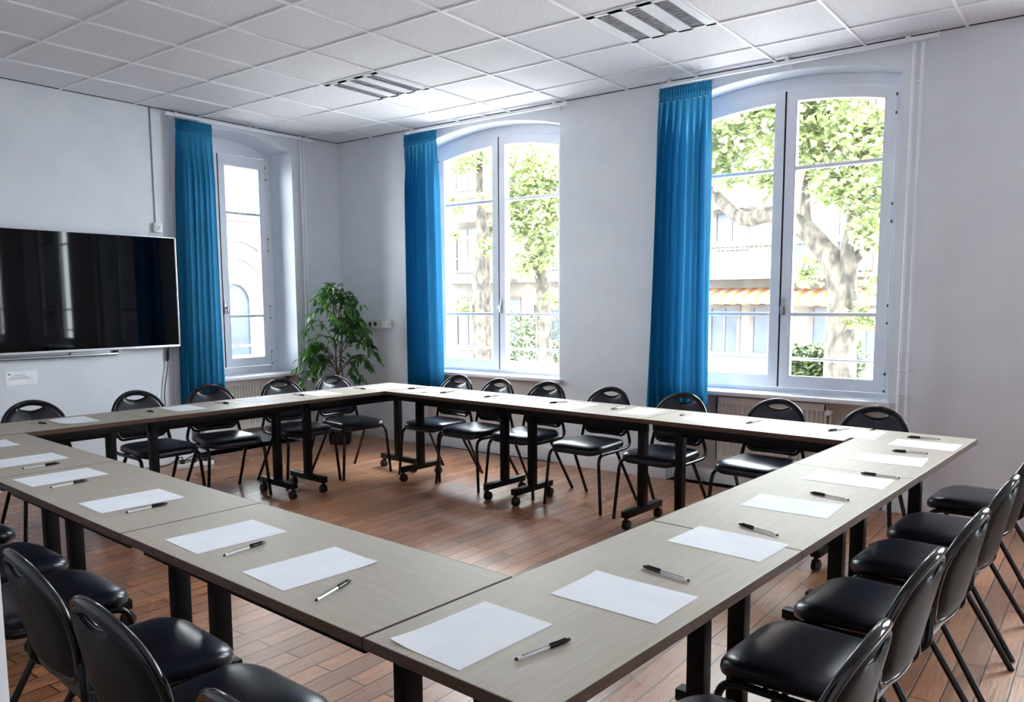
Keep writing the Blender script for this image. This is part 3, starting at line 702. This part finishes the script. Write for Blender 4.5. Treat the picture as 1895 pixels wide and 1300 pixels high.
for k, (x, y, t, extra) in enumerate(((2.30, -.664, 1, 'its back just right of the middle curtain'), (2.797, -.729, -2, 'under the middle window'), (3.253, -.68, 0, 'below the right end of the middle window sill'),
        (3.855, -.744, 1, 'against the bare wall between the two windows'), (4.457, -.787, 0, 'in front of the rightmost curtain'), (5.096, -.746, -1, 'in front of the cream radiator'), (5.691, -.777, 1, 'at the right end near the wall pipes'))):
    place_chair(x, y, 180 - dth + t, 'black round-backed chair in the window row, ' + extra, 'chairs along the window row')
for k, (x, y, t, extra) in enumerate(((1.136, -3.636, 0, 'at the far left edge'), (1.141, -2.94, 2, 'left of the curtain below the screen'), (1.208, -2.394, -6, 'in front of the blue curtain'),
        (1.269, -1.779, -4, 'in front of the left radiator'), (1.361, -1.306, -3, 'in front of the plant'))):
    place_chair(x, y, -90 - dth + t, 'black round-backed chair in the screen row, ' + extra, 'chairs along the screen row')
for k, (x, y, t, extra) in enumerate(((6.472, -4.197, 1, 'nearest the viewer'), (6.476, -3.608, 0, 'second from the viewer'), (6.516, -3.089, -1, 'third from the viewer'),
        (6.543, -2.486, 0, 'fourth from the viewer'), (6.56, -1.95, 1, 'second from the far end'), (6.60, -1.25, 0, 'at the far end by the bare wall'))):
    place_chair(x, y, 90 - dth + t, 'black round-backed chair in the right row, ' + extra, 'chairs along the right row')
for k, (x, y, t, extra) in enumerate(((5.697, -5.137, 0, 'only its top edge showing'), (5.073, -5.072, 1, 'its whole back seen from behind'), (4.57, -5.03, -2, 'its back cut by the left edge'),
        (3.87, -4.99, 0, 'its seat just behind the leftmost back'), (3.34, -4.96, 1, 'its seat second from the left edge'), (2.72, -4.92, 0, 'farthest left, only a seat corner showing'))):
    place_chair(x, y, 0 - dth + t, 'black round-backed chair in the front row, ' + extra, 'chairs along the front row')

# ------------------------------------------------------------------ paper sheets and pens
PAP = {'A1': (5.088, -4.486, 84.1), 'A2': (4.638, -4.454, 85.2), 'A3': (3.961, -4.406, 85.9), 'A4': (3.329, -4.382, 88.5), 'A5': (2.822, -4.32, 87.5), 'A6': (2.25, -4.31, 88),
 'B1': (5.722, -4.55, 86.0), 'B2': (5.877, -4.160, -2.1), 'B3': (5.915, -3.60, -4.5), 'B4': (5.927, -3.053, 0), 'B5': (5.980, -2.51, 0), 'B6': (6.013, -1.978, 2), 'B7': (6.073, -1.49, -2),
 'C7': (5.73, -1.335, 90), 'C6': (5.318, -1.283, 92), 'C5': (4.825, -1.253, 91), 'C4': (4.363, -1.239, 92), 'C3': (3.844, -1.225, 92), 'C2': (2.844, -1.16, 94), 'C1': (2.34, -1.14, 92),
 'D5': (1.93, -1.20, 84), 'D4': (1.817, -1.783, -8), 'D3': (1.742, -2.339, -3), 'D2': (1.733, -2.904, -4), 'D1': (1.70, -3.61, -6)}
PEN = {'A1': (5.282, -4.57, 105.6), 'A2': (4.81, -4.505, 95.9), 'A3': (4.126, -4.436, 91.5), 'A4': (3.511, -4.429, 98.3), 'A5': (3.04, -4.342, 89.3),
 'B1': (5.899, -4.534, 76.8), 'B2': (5.893, -3.966, 168.2), 'B3': (5.943, -3.427, 160.9), 'B4': (5.999, -2.857, 166.1), 'B5': (6.066, -2.38, 175.3), 'B6': (6.057, -1.761, 185), 'B7': (6.034, -1.304, 188.7),
 'C7': (5.606, -1.28, -119.7), 'C6': (5.123, -1.277, -102), 'C5': (4.659, -1.205, -95), 'C4': (4.172, -1.21, -98), 'C3': (3.673, -1.187, -112.8), 'C2': (3.061, -1.184, -101.2), 'C1': (2.601, -1.168, -99.9), 'C0': (2.212, -1.119, -124),
 'D5': (1.82, -1.39, 0), 'D4': (1.78, -1.975, -2), 'D3': (1.717, -2.598, 5), 'D2': (1.691, -3.148, 11.7), 'D1': (1.656, -3.806, 19.9)}
ROWN = {'A': 'front row', 'B': 'right row', 'C': 'window row', 'D': 'screen row'}
WHERE = {'A1': 'nearest the right table', 'A2': 'just right of the table seam', 'A3': 'just left of the table seam', 'A4': 'third from the left edge', 'A5': 'second from the left edge', 'A6': 'cut by the left edge',
 'B1': 'nearest the viewer, turned lengthways', 'B2': 'second nearest the viewer', 'B3': 'across the nearest seam', 'B4': 'right after the nearest seam', 'B5': 'just before the farther seam', 'B6': 'second from the far corner', 'B7': 'at the far corner',
 'C7': 'at the right corner', 'C6': 'in front of the radiator', 'C5': 'in front of the right curtain', 'C4': 'left of the right curtain', 'C3': 'in front of the bare wall', 'C2': 'under the middle window', 'C1': 'below the middle curtain', 'C0': 'in the corner below the middle curtain',
 'D5': 'in the corner below the plant', 'D4': 'in front of the narrow window', 'D3': 'at the left curtain', 'D2': 'left of the left curtain', 'D1': 'nearest the left edge'}
for n, (k, (x, y, a)) in enumerate(PAP.items()):
    b = MB(); rnd = random.Random(n); cu = rnd.choice((0, .003, .006)); cc = rnd.choice((-1, 1)); c2 = rnd.choice((-1, 1))
    def sheet(u, v, top):
        X = (u - .5) * .297; Y = (v - .5) * .21
        d = max(0, (X * cc / .1485 + Y * c2 / .105) - 1.2)
        return (X, Y, .0003 + (.0005 if top else 0) + cu * d * d * 1.6)
    b.grid(lambda u, v: sheet(u, v, True), 12, 8); nv = len(b.v)
    b.grid(lambda u, v: sheet(u, v, False), 12, 8)
    o = b.build('paper_sheet', M['paper'], None, 60, fixn=False)
    o.location = (x, y, TZ + .0002); o.rotation_euler = (0, 0, math.radians(a))
    tag(o, 'white sheet of paper on the %s tables, %s' % (ROWN[k[0]], WHERE[k]), 'paper', 'blank sheets laid on the tables')
def make_pen():
    root = empty('ballpoint_pen')
    b = MB(); b.tube([(-.072, 0, 0), (-.068, 0, 0), (.03, 0, 0)], [.0036, .0040, .0040], 6); b.build('barrel', M['barrel'], root, 20)
    b = MB(); b.box(-.06, .025, -.0012, .0012, .0031, .0043); b.build('ink_refill', M['dark'], root, None)
    b = MB(); b.tube([(.015, 0, 0), (.018, 0, 0), (.06, 0, 0), (.074, 0, 0)], [.0046, .0050, .0050, .0032], 12); b.box(.016, .062, -.0014, .0014, .0048, .0075, .0006); b.build('cap', M['rim'], root, 40)
    b = MB(); b.tube([(-.0765, 0, 0), (-.072, 0, 0)], [.0030, .0040], 10); b.build('end_plug', M['dark'], root, 40)
    return root
pen0 = make_pen(); pu = False
for k, (x, y, a) in PEN.items():
    o = copy_tree(pen0) if pu else pen0; pu = True
    o.location = (x, y, TZ + .0053); o.rotation_euler = (0, 0, math.radians(a))
    wh = {'B1': 'beside the sheet nearest the viewer', 'B3': 'beyond the sheet across the nearest seam', 'B4': 'beyond the nearest seam', 'B2': 'between the two nearest sheets and the seam'}.get(k, WHERE[k])
    tag(o, 'black capped pen on the %s tables, %s' % (ROWN[k[0]], wh), 'pen', 'black pens laid by the sheets')

# ------------------------------------------------------------------ potted ficus in the corner
def leaf(b, p, d, nrm, L, W, fold=.25):
    d = d.normalized(); s = d.cross(nrm).normalized(); u = s.cross(d).normalized()
    pts = [p, p + d * L * .3 + s * W * .8 + u * L * .06, p + d * L * .65 + s * W * .75 - u * L * .02, p + d * L - u * L * .12, p + d * L * .65 - s * W * .75 - u * L * .02, p + d * L * .3 - s * W * .8 + u * L * .06,
           p + d * L * .32 - u * W * fold, p + d * L * .66 - u * (W * fold + L * .03)]
    b.add(pts, [(0, 1, 6), (1, 2, 7, 6), (2, 3, 7), (0, 6, 5), (6, 7, 4, 5), (7, 3, 4)])
root = empty('potted_ficus', (.475, -.47, 0)); tag(root, 'leafy green ficus in a black pot standing in the room corner', 'plant')
b = MB(); b.lathe([(0, 0), (.105, 0), (.108, .01), (.135, .25), (.142, .255), (.142, .27), (.128, .27), (.124, .24), (0, .24)], 28); b.build('pot', M['dark'], root, 40)
b = MB(); b.lathe([(0, .243), (.12, .2425), (.1235, .2405)], 20); b.build('soil', M['soil'], root, None)
rnd = random.Random(4)
stems = []
b = MB()
for k in range(4):
    a = k * 1.7 + .4; base = Vector((.03 * math.cos(a), .03 * math.sin(a), .24)); tip = Vector((.03 * math.cos(a + 1) + (.02 if k % 2 else -.01), .03 * math.sin(a + 1), 1.35 + .07 * k))
    pts = spline([base, base + Vector((.02 * math.cos(a * 2), .02 * math.sin(a * 2), .35)), (base + tip) / 2 + Vector((.025 * math.cos(a + 2), .025 * math.sin(a + 2), .1)), tip], 6)
    b.tube(pts, [.011 - .007 * i / (len(pts) - 1) for i in range(len(pts))], 8); stems.append(pts)
b.build('stems', M['stem'], root, 60)
twigs = MB(); lv = MB()
rx = Vector((math.cos(math.radians(37.4)), math.sin(math.radians(37.4)), 0))   # left-right as one faces the corner
ry = Vector((-rx.y, rx.x, 0))
def branch(z, du, dv, rise, drop, nleaf):
    st = stems[rnd.randrange(4)]; p0 = min(st, key=lambda p: abs(p.z - z)); tip = Vector((0, 0, p0.z + rise)) + rx * du + ry * dv
    mid = (p0 + tip) / 2 + Vector((0, 0, .08 + drop * .4)); tip.z -= drop
    pts = spline([p0, mid, tip], 10)
    twigs.tube(pts, [.004 - .0025 * i / (len(pts) - 1) for i in range(len(pts))], 5)
    for k in range(nleaf):
        t = .25 + .75 * (k + rnd.random()) / nleaf; i = min(len(pts) - 2, int(t * (len(pts) - 1))); p = pts[i].lerp(pts[i + 1], rnd.random()); tg = (pts[i + 1] - pts[i]).normalized()
        side = Vector((rnd.uniform(-1, 1), rnd.uniform(-1, 1), rnd.uniform(-.3, .6))); d = tg * .6 + side * .8 + Vector((0, 0, -.45))
        pp = p + side.normalized() * .018; twigs.tube([p, pp], .0012, 4); 
        q = root.location + pp + d.normalized() * .1
        if q.x < .02 or q.y > -.02: d = Vector((abs(d.x) if q.x < .02 else d.x, -abs(d.y) if q.y > -.02 else d.y, d.z))
        leaf(lv, pp, d, Vector((rnd.uniform(-.4, .4), rnd.uniform(-.4, .4), 1)), rnd.uniform(.07, .11), rnd.uniform(.018, .027))
BR = []
rnd = random.Random(11)
for z, w in ((.72, .36), (.84, .38), (.98, .26), (1.08, .32), (1.18, .34), (1.28, .30), (1.38, .28), (1.46, .24)):
    for k in range(5):
        ang = rnd.uniform(0, 2 * PI); r = w * rnd.uniform(.55, 1.0)
        BR.append((z, r * math.cos(ang), r * (math.sin(ang) - .2) * .6, rnd.uniform(.04, .2), rnd.uniform(.0, .12), 11))
BR = [q for q in BR if not (q[0] < .9 and abs(q[1]) < .16)]
BR += [(.75, -.46, .02, .02, .1, 20), (.95, -.40, .0, .1, .16, 18), (1.0, .42, -.05, .12, .28, 18), (.9, .40, -.1, .2, .2, 14), (1.2, .34, -.05, .08, .1, 14), (1.05, -.34, -.04, .2, .1, 14), (.75, -.40, .0, .02, .12, 20), (.8, -.42, -.05, .1, .16, 22), (.72, -.38, -.1, -.02, .1, 20), (.85, -.33, .02, .12, .1, 18), (1.15, .36, -.02, .05, .22, 16), (1.1, .38, .0, -.02, .2, 14), (.78, .34, -.05, .05, .05, 14), (.7, .28, -.1, .02, .1, 16), (.62, .25, -.08, .0, .1, 14)]
for q in BR:
    z, du, dv = q[0], q[1], q[2]
    # keep clear of both walls
    P_ = root.location + rx * du + ry * dv
    if P_.x < .10: du *= .6; dv *= .6
    P_ = root.location + rx * du + ry * dv
    if P_.y > -.10: dv *= .3; du *= .8
    branch(z, du, dv, *q[3:])
for k in range(26):
    p = Vector((rnd.gauss(0, .07), rnd.gauss(0, .07), 1.5 + rnd.uniform(-.1, .13))); d = Vector((rnd.uniform(-1, 1), rnd.uniform(-1, 1), rnd.uniform(-.3, .7)))
    leaf(lv, p, d, Vector((rnd.uniform(-.4, .4), rnd.uniform(-.4, .4), 1)), rnd.uniform(.06, .09), rnd.uniform(.015, .021))
twigs.build('twigs', M['stem'], root, 60)
lo = lv.build('foliage', M['ficus'], root, 60, fixn=False)

# ------------------------------------------------------------------ outside
def simple_leaf(b, p, d, nrm, L, W):
    d = d.normalized(); s = d.cross(nrm).normalized(); u = s.cross(d)
    b.add([p, p + d * L * .45 + s * W + u * L * .1, p + d * L, p + d * L * .45 - s * W + u * L * .1], [(0, 1, 2), (0, 2, 3)])
GZ = -1.0
b = MB(); b.box(-40, 40, .45, 60, GZ - .2, GZ); b.box(-40, -.65, -30, .45, GZ - .2, GZ); tag(b.build('street', M['street'], smooth=None), 'pale street outside the windows', 'street', kind='structure')
def tree(label, x, y, zfork, r0, limbs, seed, clusters, nl, ls=.13):
    rnd = random.Random(seed); root = empty('plane_tree', (x, y, GZ)); tag(root, label, 'tree', 'plane trees outside the windows')
    b = MB(); b.tube(spline([(0, 0, -.05), (.02, 0, .5), (0, .02, (zfork - GZ) * .6), (.03, 0, zfork - GZ)], 6), [r0 * (1.18 - .25 * i / 18) * (1 if i < 16 else (.86, .6, .25)[i - 16]) for i in range(19)], 18); 
    tr = b.build('trunk', M['bark'], root, 60)
    for pts, r1, r2 in limbs:
        b = MB(); q = spline([(px - x, py - y, pz - GZ) for px, py, pz in pts], 6); n = len(q); b.tube(q, [r1 + (r2 - r1) * i / (n - 1) for i in range(n)], 12); b.build('limb', M['bark'], root, 60)
    b = MB()
    for cx, cy, cz, rr in clusters:
        for k in range(int(nl * rr * rr)):
            d = Vector((rnd.gauss(0, 1), rnd.gauss(0, 1), rnd.gauss(0, 1))).normalized() * rr * rnd.random() ** .45
            p = Vector((cx - x, cy - y, cz - GZ)) + Vector((d.x, d.y, d.z * .75))
            dr = Vector((rnd.uniform(-1, 1), rnd.uniform(-1, 1), rnd.uniform(-.9, .2))); L = ls * rnd.uniform(.7, 1.2)
            simple_leaf(b, p, dr, Vector((rnd.uniform(-.7, .7), rnd.uniform(-.7, .7), 1)), L, L * .42)
    f = b.build('foliage', M['plane'], root, 60, fixn=False)
    return root
tree('plane tree with a thick forked trunk filling the right window', 3.50, 6.6, 2.05, .225,
     [([(3.52, 6.6, 1.35), (3.38, 6.6, 1.95), (2.95, 6.6, 2.5), (2.4, 6.65, 2.78), (1.9, 6.7, 2.75), (1.3, 6.8, 3.25), (.4, 7, 3.9)], .2, .07), ([(3.52, 6.6, 1.4), (3.57, 6.6, 2.0), (3.64, 6.6, 2.6), (3.72, 6.5, 3.3), (3.9, 6.4, 4.5)], .18, .06), ([(2.95, 6.6, 2.5), (2.9, 6.7, 3.2), (3.1, 6.9, 4.2)], .1, .04), ([(3.55, 6.6, 1.9), (3.95, 6.5, 2.3), (4.5, 6.3, 2.9)], .07, .03)], 1,
     [(2.2, 6.4, 4.3, 1.0), (3.2, 6.2, 4.1, .9), (4.0, 6.2, 3.7, .8), (1.3, 6.6, 4.1, .8), (3.0, 6.0, 3.6, .5), (4.1, 6.1, 2.5, .5), (4.2, 6.3, 1.7, .4), (3.9, 6.1, 3.0, .5), (2.9, 6.8, 1.9, .35), (2.7, 6.3, 4.9, 1.0), (3.9, 6.3, 1.2, .3), (2.4, 6.5, 3.35, .35), (3.4, 6.1, 3.1, .4), (1.7, 6.4, 3.5, .4), (3.0, 5.9, 4.6, .7)], 1500)
tree('plane tree with a slim trunk left in the middle window', -4.3, 7.6, 3.0, .2,
     [([(-4.28, 7.6, 2.3), (-4.25, 7.6, 2.9), (-4.3, 7.6, 3.8), (-4.2, 7.5, 5)], .16, .05), ([(-4.25, 7.6, 2.6), (-3.7, 7.5, 3.4), (-3.3, 7.4, 4.4)], .1, .04)], 2,
     [(-4.6, 7.3, 4.4, .45), (-4.7, 7.2, 3.5, .4), (-4.0, 7.2, 4.6, .6), (-4.8, 7.3, 2.9, .3), (-3.8, 7.3, 3.6, .3), (-3.9, 7.4, 2.6, .3), (-4.6, 7.4, 1.3, .3)], 1300, .12)
tree('plane tree with leafy crown right in the middle window', -2.85, 7.9, 2.3, .17,
     [([(-2.85, 7.9, 1.7), (-2.82, 7.8, 2.2), (-2.6, 7.6, 3.0), (-2.0, 7.5, 4.2)], .14, .05), ([(-2.86, 7.9, 1.7), (-2.95, 7.8, 2.2), (-3.3, 7.6, 3.2), (-3.3, 7.5, 4.6)], .13, .04)], 3,
     [(-2.7, 7.2, 4.2, .9), (-2.2, 7.1, 3.7, .7), (-3.1, 7.2, 3.5, .6), (-2.5, 7.2, 2.9, .55), (-2.9, 7.3, 2.2, .4), (-2.2, 7.3, 2.4, .45), (-2.2, 7.4, 1.5, .3), (-2.9, 7.0, 3.0, .5), (-2.0, 7.0, 3.1, .5)], 1500, .12)
# hedge under the trees
def hedge(label, x0, x1, y, z0, z1, n, seed):
    rnd = random.Random(seed); b = MB()
    for k in range(n):
        p = Vector((rnd.uniform(x0, x1), y + rnd.uniform(-.3, .3), z0 + (z1 - z0) * rnd.random() ** .7)); d = Vector((rnd.uniform(-1, 1), rnd.uniform(-1, .4), rnd.uniform(-.4, .8)))
        leaf(b, p, d, Vector((0, -.6, 1)), rnd.uniform(.09, .15), .04)
    o = b.build('hedge', M['hedge'], None, 60, fixn=False); tag(o, label, 'hedge')
hedge('clipped green hedge at the foot of the forked tree', 2.45, 3.6, 7.4, GZ, .70, 2600, 5)
hedge('low green bushes below the middle window trees', -4.7, -2.0, 9.0, GZ, 1.2, 1500, 6)
# houses across the street
def house(name, label, x0, x1, y, ztop, floors, awn_list, win_list, rail_list, cat='building'):
    root = empty(name, ((x0 + x1) / 2, y, GZ)); tag(root, label, cat); ox = (x0 + x1) / 2
    b = MB(); b.box(x0 - ox, x1 - ox, 0, 6, 0, ztop - GZ); b.build('wall', M['facade'], root, None)
    for z in floors:
        b = MB(); b.box(x0 - ox, x1 - ox, -.12, .0, z - GZ - .09, z - GZ + .09); b.build('cornice', M['moulding'], root, None)
    for wx0, wx1, z0, z1 in win_list:
        b = MB(); t = .09
        for q in ((wx0 - t, wx0, z0, z1), (wx1, wx1 + t, z0, z1), (wx0 - t, wx1 + t, z1, z1 + t), (wx0 - t, wx1 + t, z0 - t, z0)): b.box(q[0] - ox, q[1] - ox, -.07, 0, q[2] - GZ, q[3] - GZ)
        b.box((wx0 + wx1) / 2 - .03 - ox, (wx0 + wx1) / 2 + .03 - ox, -.05, -.005, z0 - GZ, z1 - GZ); f = b.build('window', M['moulding'], root, None)
        b = MB(); b.box(wx0 - ox, wx1 - ox, -.02, -.004, z0 - GZ, z1 - GZ); b.build('pane', M['pane'], f, None)
    for ax0, ax1, z0, z1, dp in awn_list:
        b = MB(); n = int((ax1 - ax0) / .17)
        for k in range(n):
            xa = ax0 + (ax1 - ax0) * k / n - ox; xb = ax0 + (ax1 - ax0) * (k + 1) / n - ox; mi = k % 2
            zz = z0 - GZ; dz = z1 - z0
            b.prism([(0, zz + dz), (-dp, zz + dz * .45), (-dp, zz - .03 * mi), (-dp + .02, zz - .03 * mi), (-dp + .02, zz + dz * .42), (0, zz + dz - .03)], xa, xb, 'x', mi)
        b.build('awning', [M['awning'], M['orange']], root, None)
    for rx0, rx1, z0, z1 in rail_list:
        b = MB(); yb = -.9
        b.box(rx0 - ox, rx1 - ox, yb, 0, z0 - GZ - .12, z0 - GZ)
        b.box(rx0 - ox, rx1 - ox, yb, yb + .05, z1 - GZ - .05, z1 - GZ)
        k = rx0
        while k < rx1: b.box(k - ox, k + .025 - ox, yb + .01, yb + .035, z0 - GZ, z1 - GZ); k += .14
        b.build('balcony', M['moulding'], root, None)
    return root
house('cafe_house', 'house with orange striped awnings seen through the right window', -4.6, 4.5, 17, 7.3, (3.1, 6.1), [(-3.3, -.9, 1.35, 1.8, .9), (-.8, 2.2, 1.3, 1.75, .9), (-3.4, -1.3, 4.05, 4.5, .7)],
      [(-3.0, -2.2, -.1, 1.2), (-1.7, -.8, -.1, 1.2), (.0, .9, -.1, 1.2), (1.4, 2.3, -.1, 1.2), (-2.9, -2.0, 3.0, 4.0), (-1.1, -.3, 2.3, 4.0), (.6, 1.4, 2.3, 4.0), (1.7, 2.5, 2.3, 4.0), (-1.2, -.4, 5.0, 5.9), (.6, 1.5, 5.0, 5.9)], [(-3.4, -.9, 2.15, 3.0), (-.8, 2.4, 2.15, 3.0)])
house('shop_house', 'pale terraced house seen through the middle window', -17, -5.0, 17, 7.3, (2.2, 5.3), [(-13.6, -11.4, 4.3, 4.8, .7)],
      [(-13.2, -12.2, 2.6, 4.1), (-11.3, -10.3, 2.6, 4.1), (-9.4, -8.4, 2.6, 4.1), (-13.2, -12.2, -.3, 1.5), (-11.3, -10.3, -.3, 1.5), (-9.6, -8.2, .1, 1.3), (-13.2, -12.2, 5.6, 6.9), (-11, -10, 5.6, 6.9), (-9, -8, 5.6, 6.9)], [(-13.5, -10.0, 2.2, 3.0), (-9.7, -8.0, 2.2, 3.0)])
# church-like building opposite the narrow window
root = empty('arcade_building', (-9.5, 4.9, GZ)); tag(root, 'white building with a round-arched doorway seen through the narrow window', 'building')
b = MB(); b.box(-5, 0, -7, 7, 0, 6.0); b.build('wall', M['stone'], root, None)
def archstrip(b, cy, zc, r, w, d, zbase=None):
    N = 20
    for k in range(N):
        g0, g1 = PI * k / N, PI * (k + 1) / N
        b.prism([(cy + r * math.cos(g0), zc + r * math.sin(g0)), (cy + (r + w) * math.cos(g0), zc + (r + w) * math.sin(g0)), (cy + (r + w) * math.cos(g1), zc + (r + w) * math.sin(g1)), (cy + r * math.cos(g1), zc + r * math.sin(g1))], 0, d, 'x')
b = MB(); archstrip(b, 0, 2.45, .42, .10, .12); b.box(0, .10, -.52, -.42, 0, 2.45); b.box(0, .10, .42, .52, 0, 2.45); dr = b.build('doorway', M['facade'], root, 30)
b = MB(); b.prism([(-.42, 0), (.42, 0)] + [(.42 * math.cos(PI * k / 20), 2.45 + .42 * math.sin(PI * k / 20)) for k in range(21)], 0.001, .03, 'x'); b.build('door_leaf', M['pane'], dr, None)
b = MB(); archstrip(b, 0, 2.6, .85, .08, .14); archstrip(b, 0, 2.6, 1.25, .1, .16); b.build('arch_moulding', M['moulding'], root, 30)
b = MB(); b.box(0, .2, -7, 7, 4.3, 4.42); b.box(0, .14, -7, 7, 5.85, 6.0); b.build('cornice', M['moulding'], root, None)

# ------------------------------------------------------------------ camera
cd = bpy.data.cameras.new('camera'); cam = bpy.data.objects.new('camera', cd); COL.objects.link(cam)
yaw, pit, rol = math.radians(-37.394), math.radians(6.1517), math.radians(-.2815)
f = Vector((math.sin(yaw) * math.cos(pit), math.cos(yaw) * math.cos(pit), -math.sin(pit))); r = Vector((math.cos(yaw), -math.sin(yaw), 0)); u = r.cross(f)
c_, s_ = math.cos(rol), math.sin(rol); r2 = c_ * r + s_ * u; u2 = -s_ * r + c_ * u
cam.matrix_world = Matrix(((r2.x, u2.x, -f.x, 6.8066), (r2.y, u2.y, -f.y, -5.8253), (r2.z, u2.z, -f.z, 1.4593), (0, 0, 0, 1)))
cd.sensor_width = 36; cd.lens = 1467.85 / 1895 * 36; cd.shift_y = 64.93 / 1895; cd.clip_start = .02; cd.clip_end = 200
SC.camera = cam

# ------------------------------------------------------------------ light
w = bpy.data.worlds.new('sky'); SC.world = w; w.use_nodes = True
bg = w.node_tree.nodes['Background']; bg.inputs[0].default_value = (.86, .94, 1.0, 1); bg.inputs[1].default_value = 14.0
sd = bpy.data.lights.new('sun', 'SUN'); so = bpy.data.objects.new('sun', sd); COL.objects.link(so)
sd.energy = 1.5; sd.angle = math.radians(3); sd.color = (1, .95, .86); so.rotation_euler = (math.radians(48), 0, math.radians(20))
def portal(name, loc, rot, sx, sy):
    l = bpy.data.lights.new(name, 'AREA'); l.shape = 'RECTANGLE'; l.size = sx; l.size_y = sy; l.cycles.is_portal = True
    o = bpy.data.objects.new(name, l); COL.objects.link(o); o.location = loc; o.rotation_euler = rot
for wn in (W2, W3, W4, W5): portal('window_portal', (wn['c'], .44, 1.92), (math.radians(-90), 0, 0), 2 * wn['hw'], 2.4)
portal('window_portal', (-.64, W1['c'], 1.92), (0, math.radians(-90), 0), 2.4, 2 * W1['hw'])

# ------------------------------------------------------------------ render look
vs = SC.view_settings; vs.view_transform = 'Standard'; vs.look = 'None'; vs.gamma = 1; vs.use_curve_mapping = False; vs.exposure = 1.24
SC.cycles.max_bounces = 14; SC.cycles.diffuse_bounces = 8; SC.cycles.glossy_bounces = 4; SC.cycles.transparent_max_bounces = 16; SC.cycles.transmission_bounces = 6
SC.cycles.caustics_reflective = False; SC.cycles.caustics_refractive = False; SC.cycles.sample_clamp_indirect = 8
SC.cycles.use_denoising = True
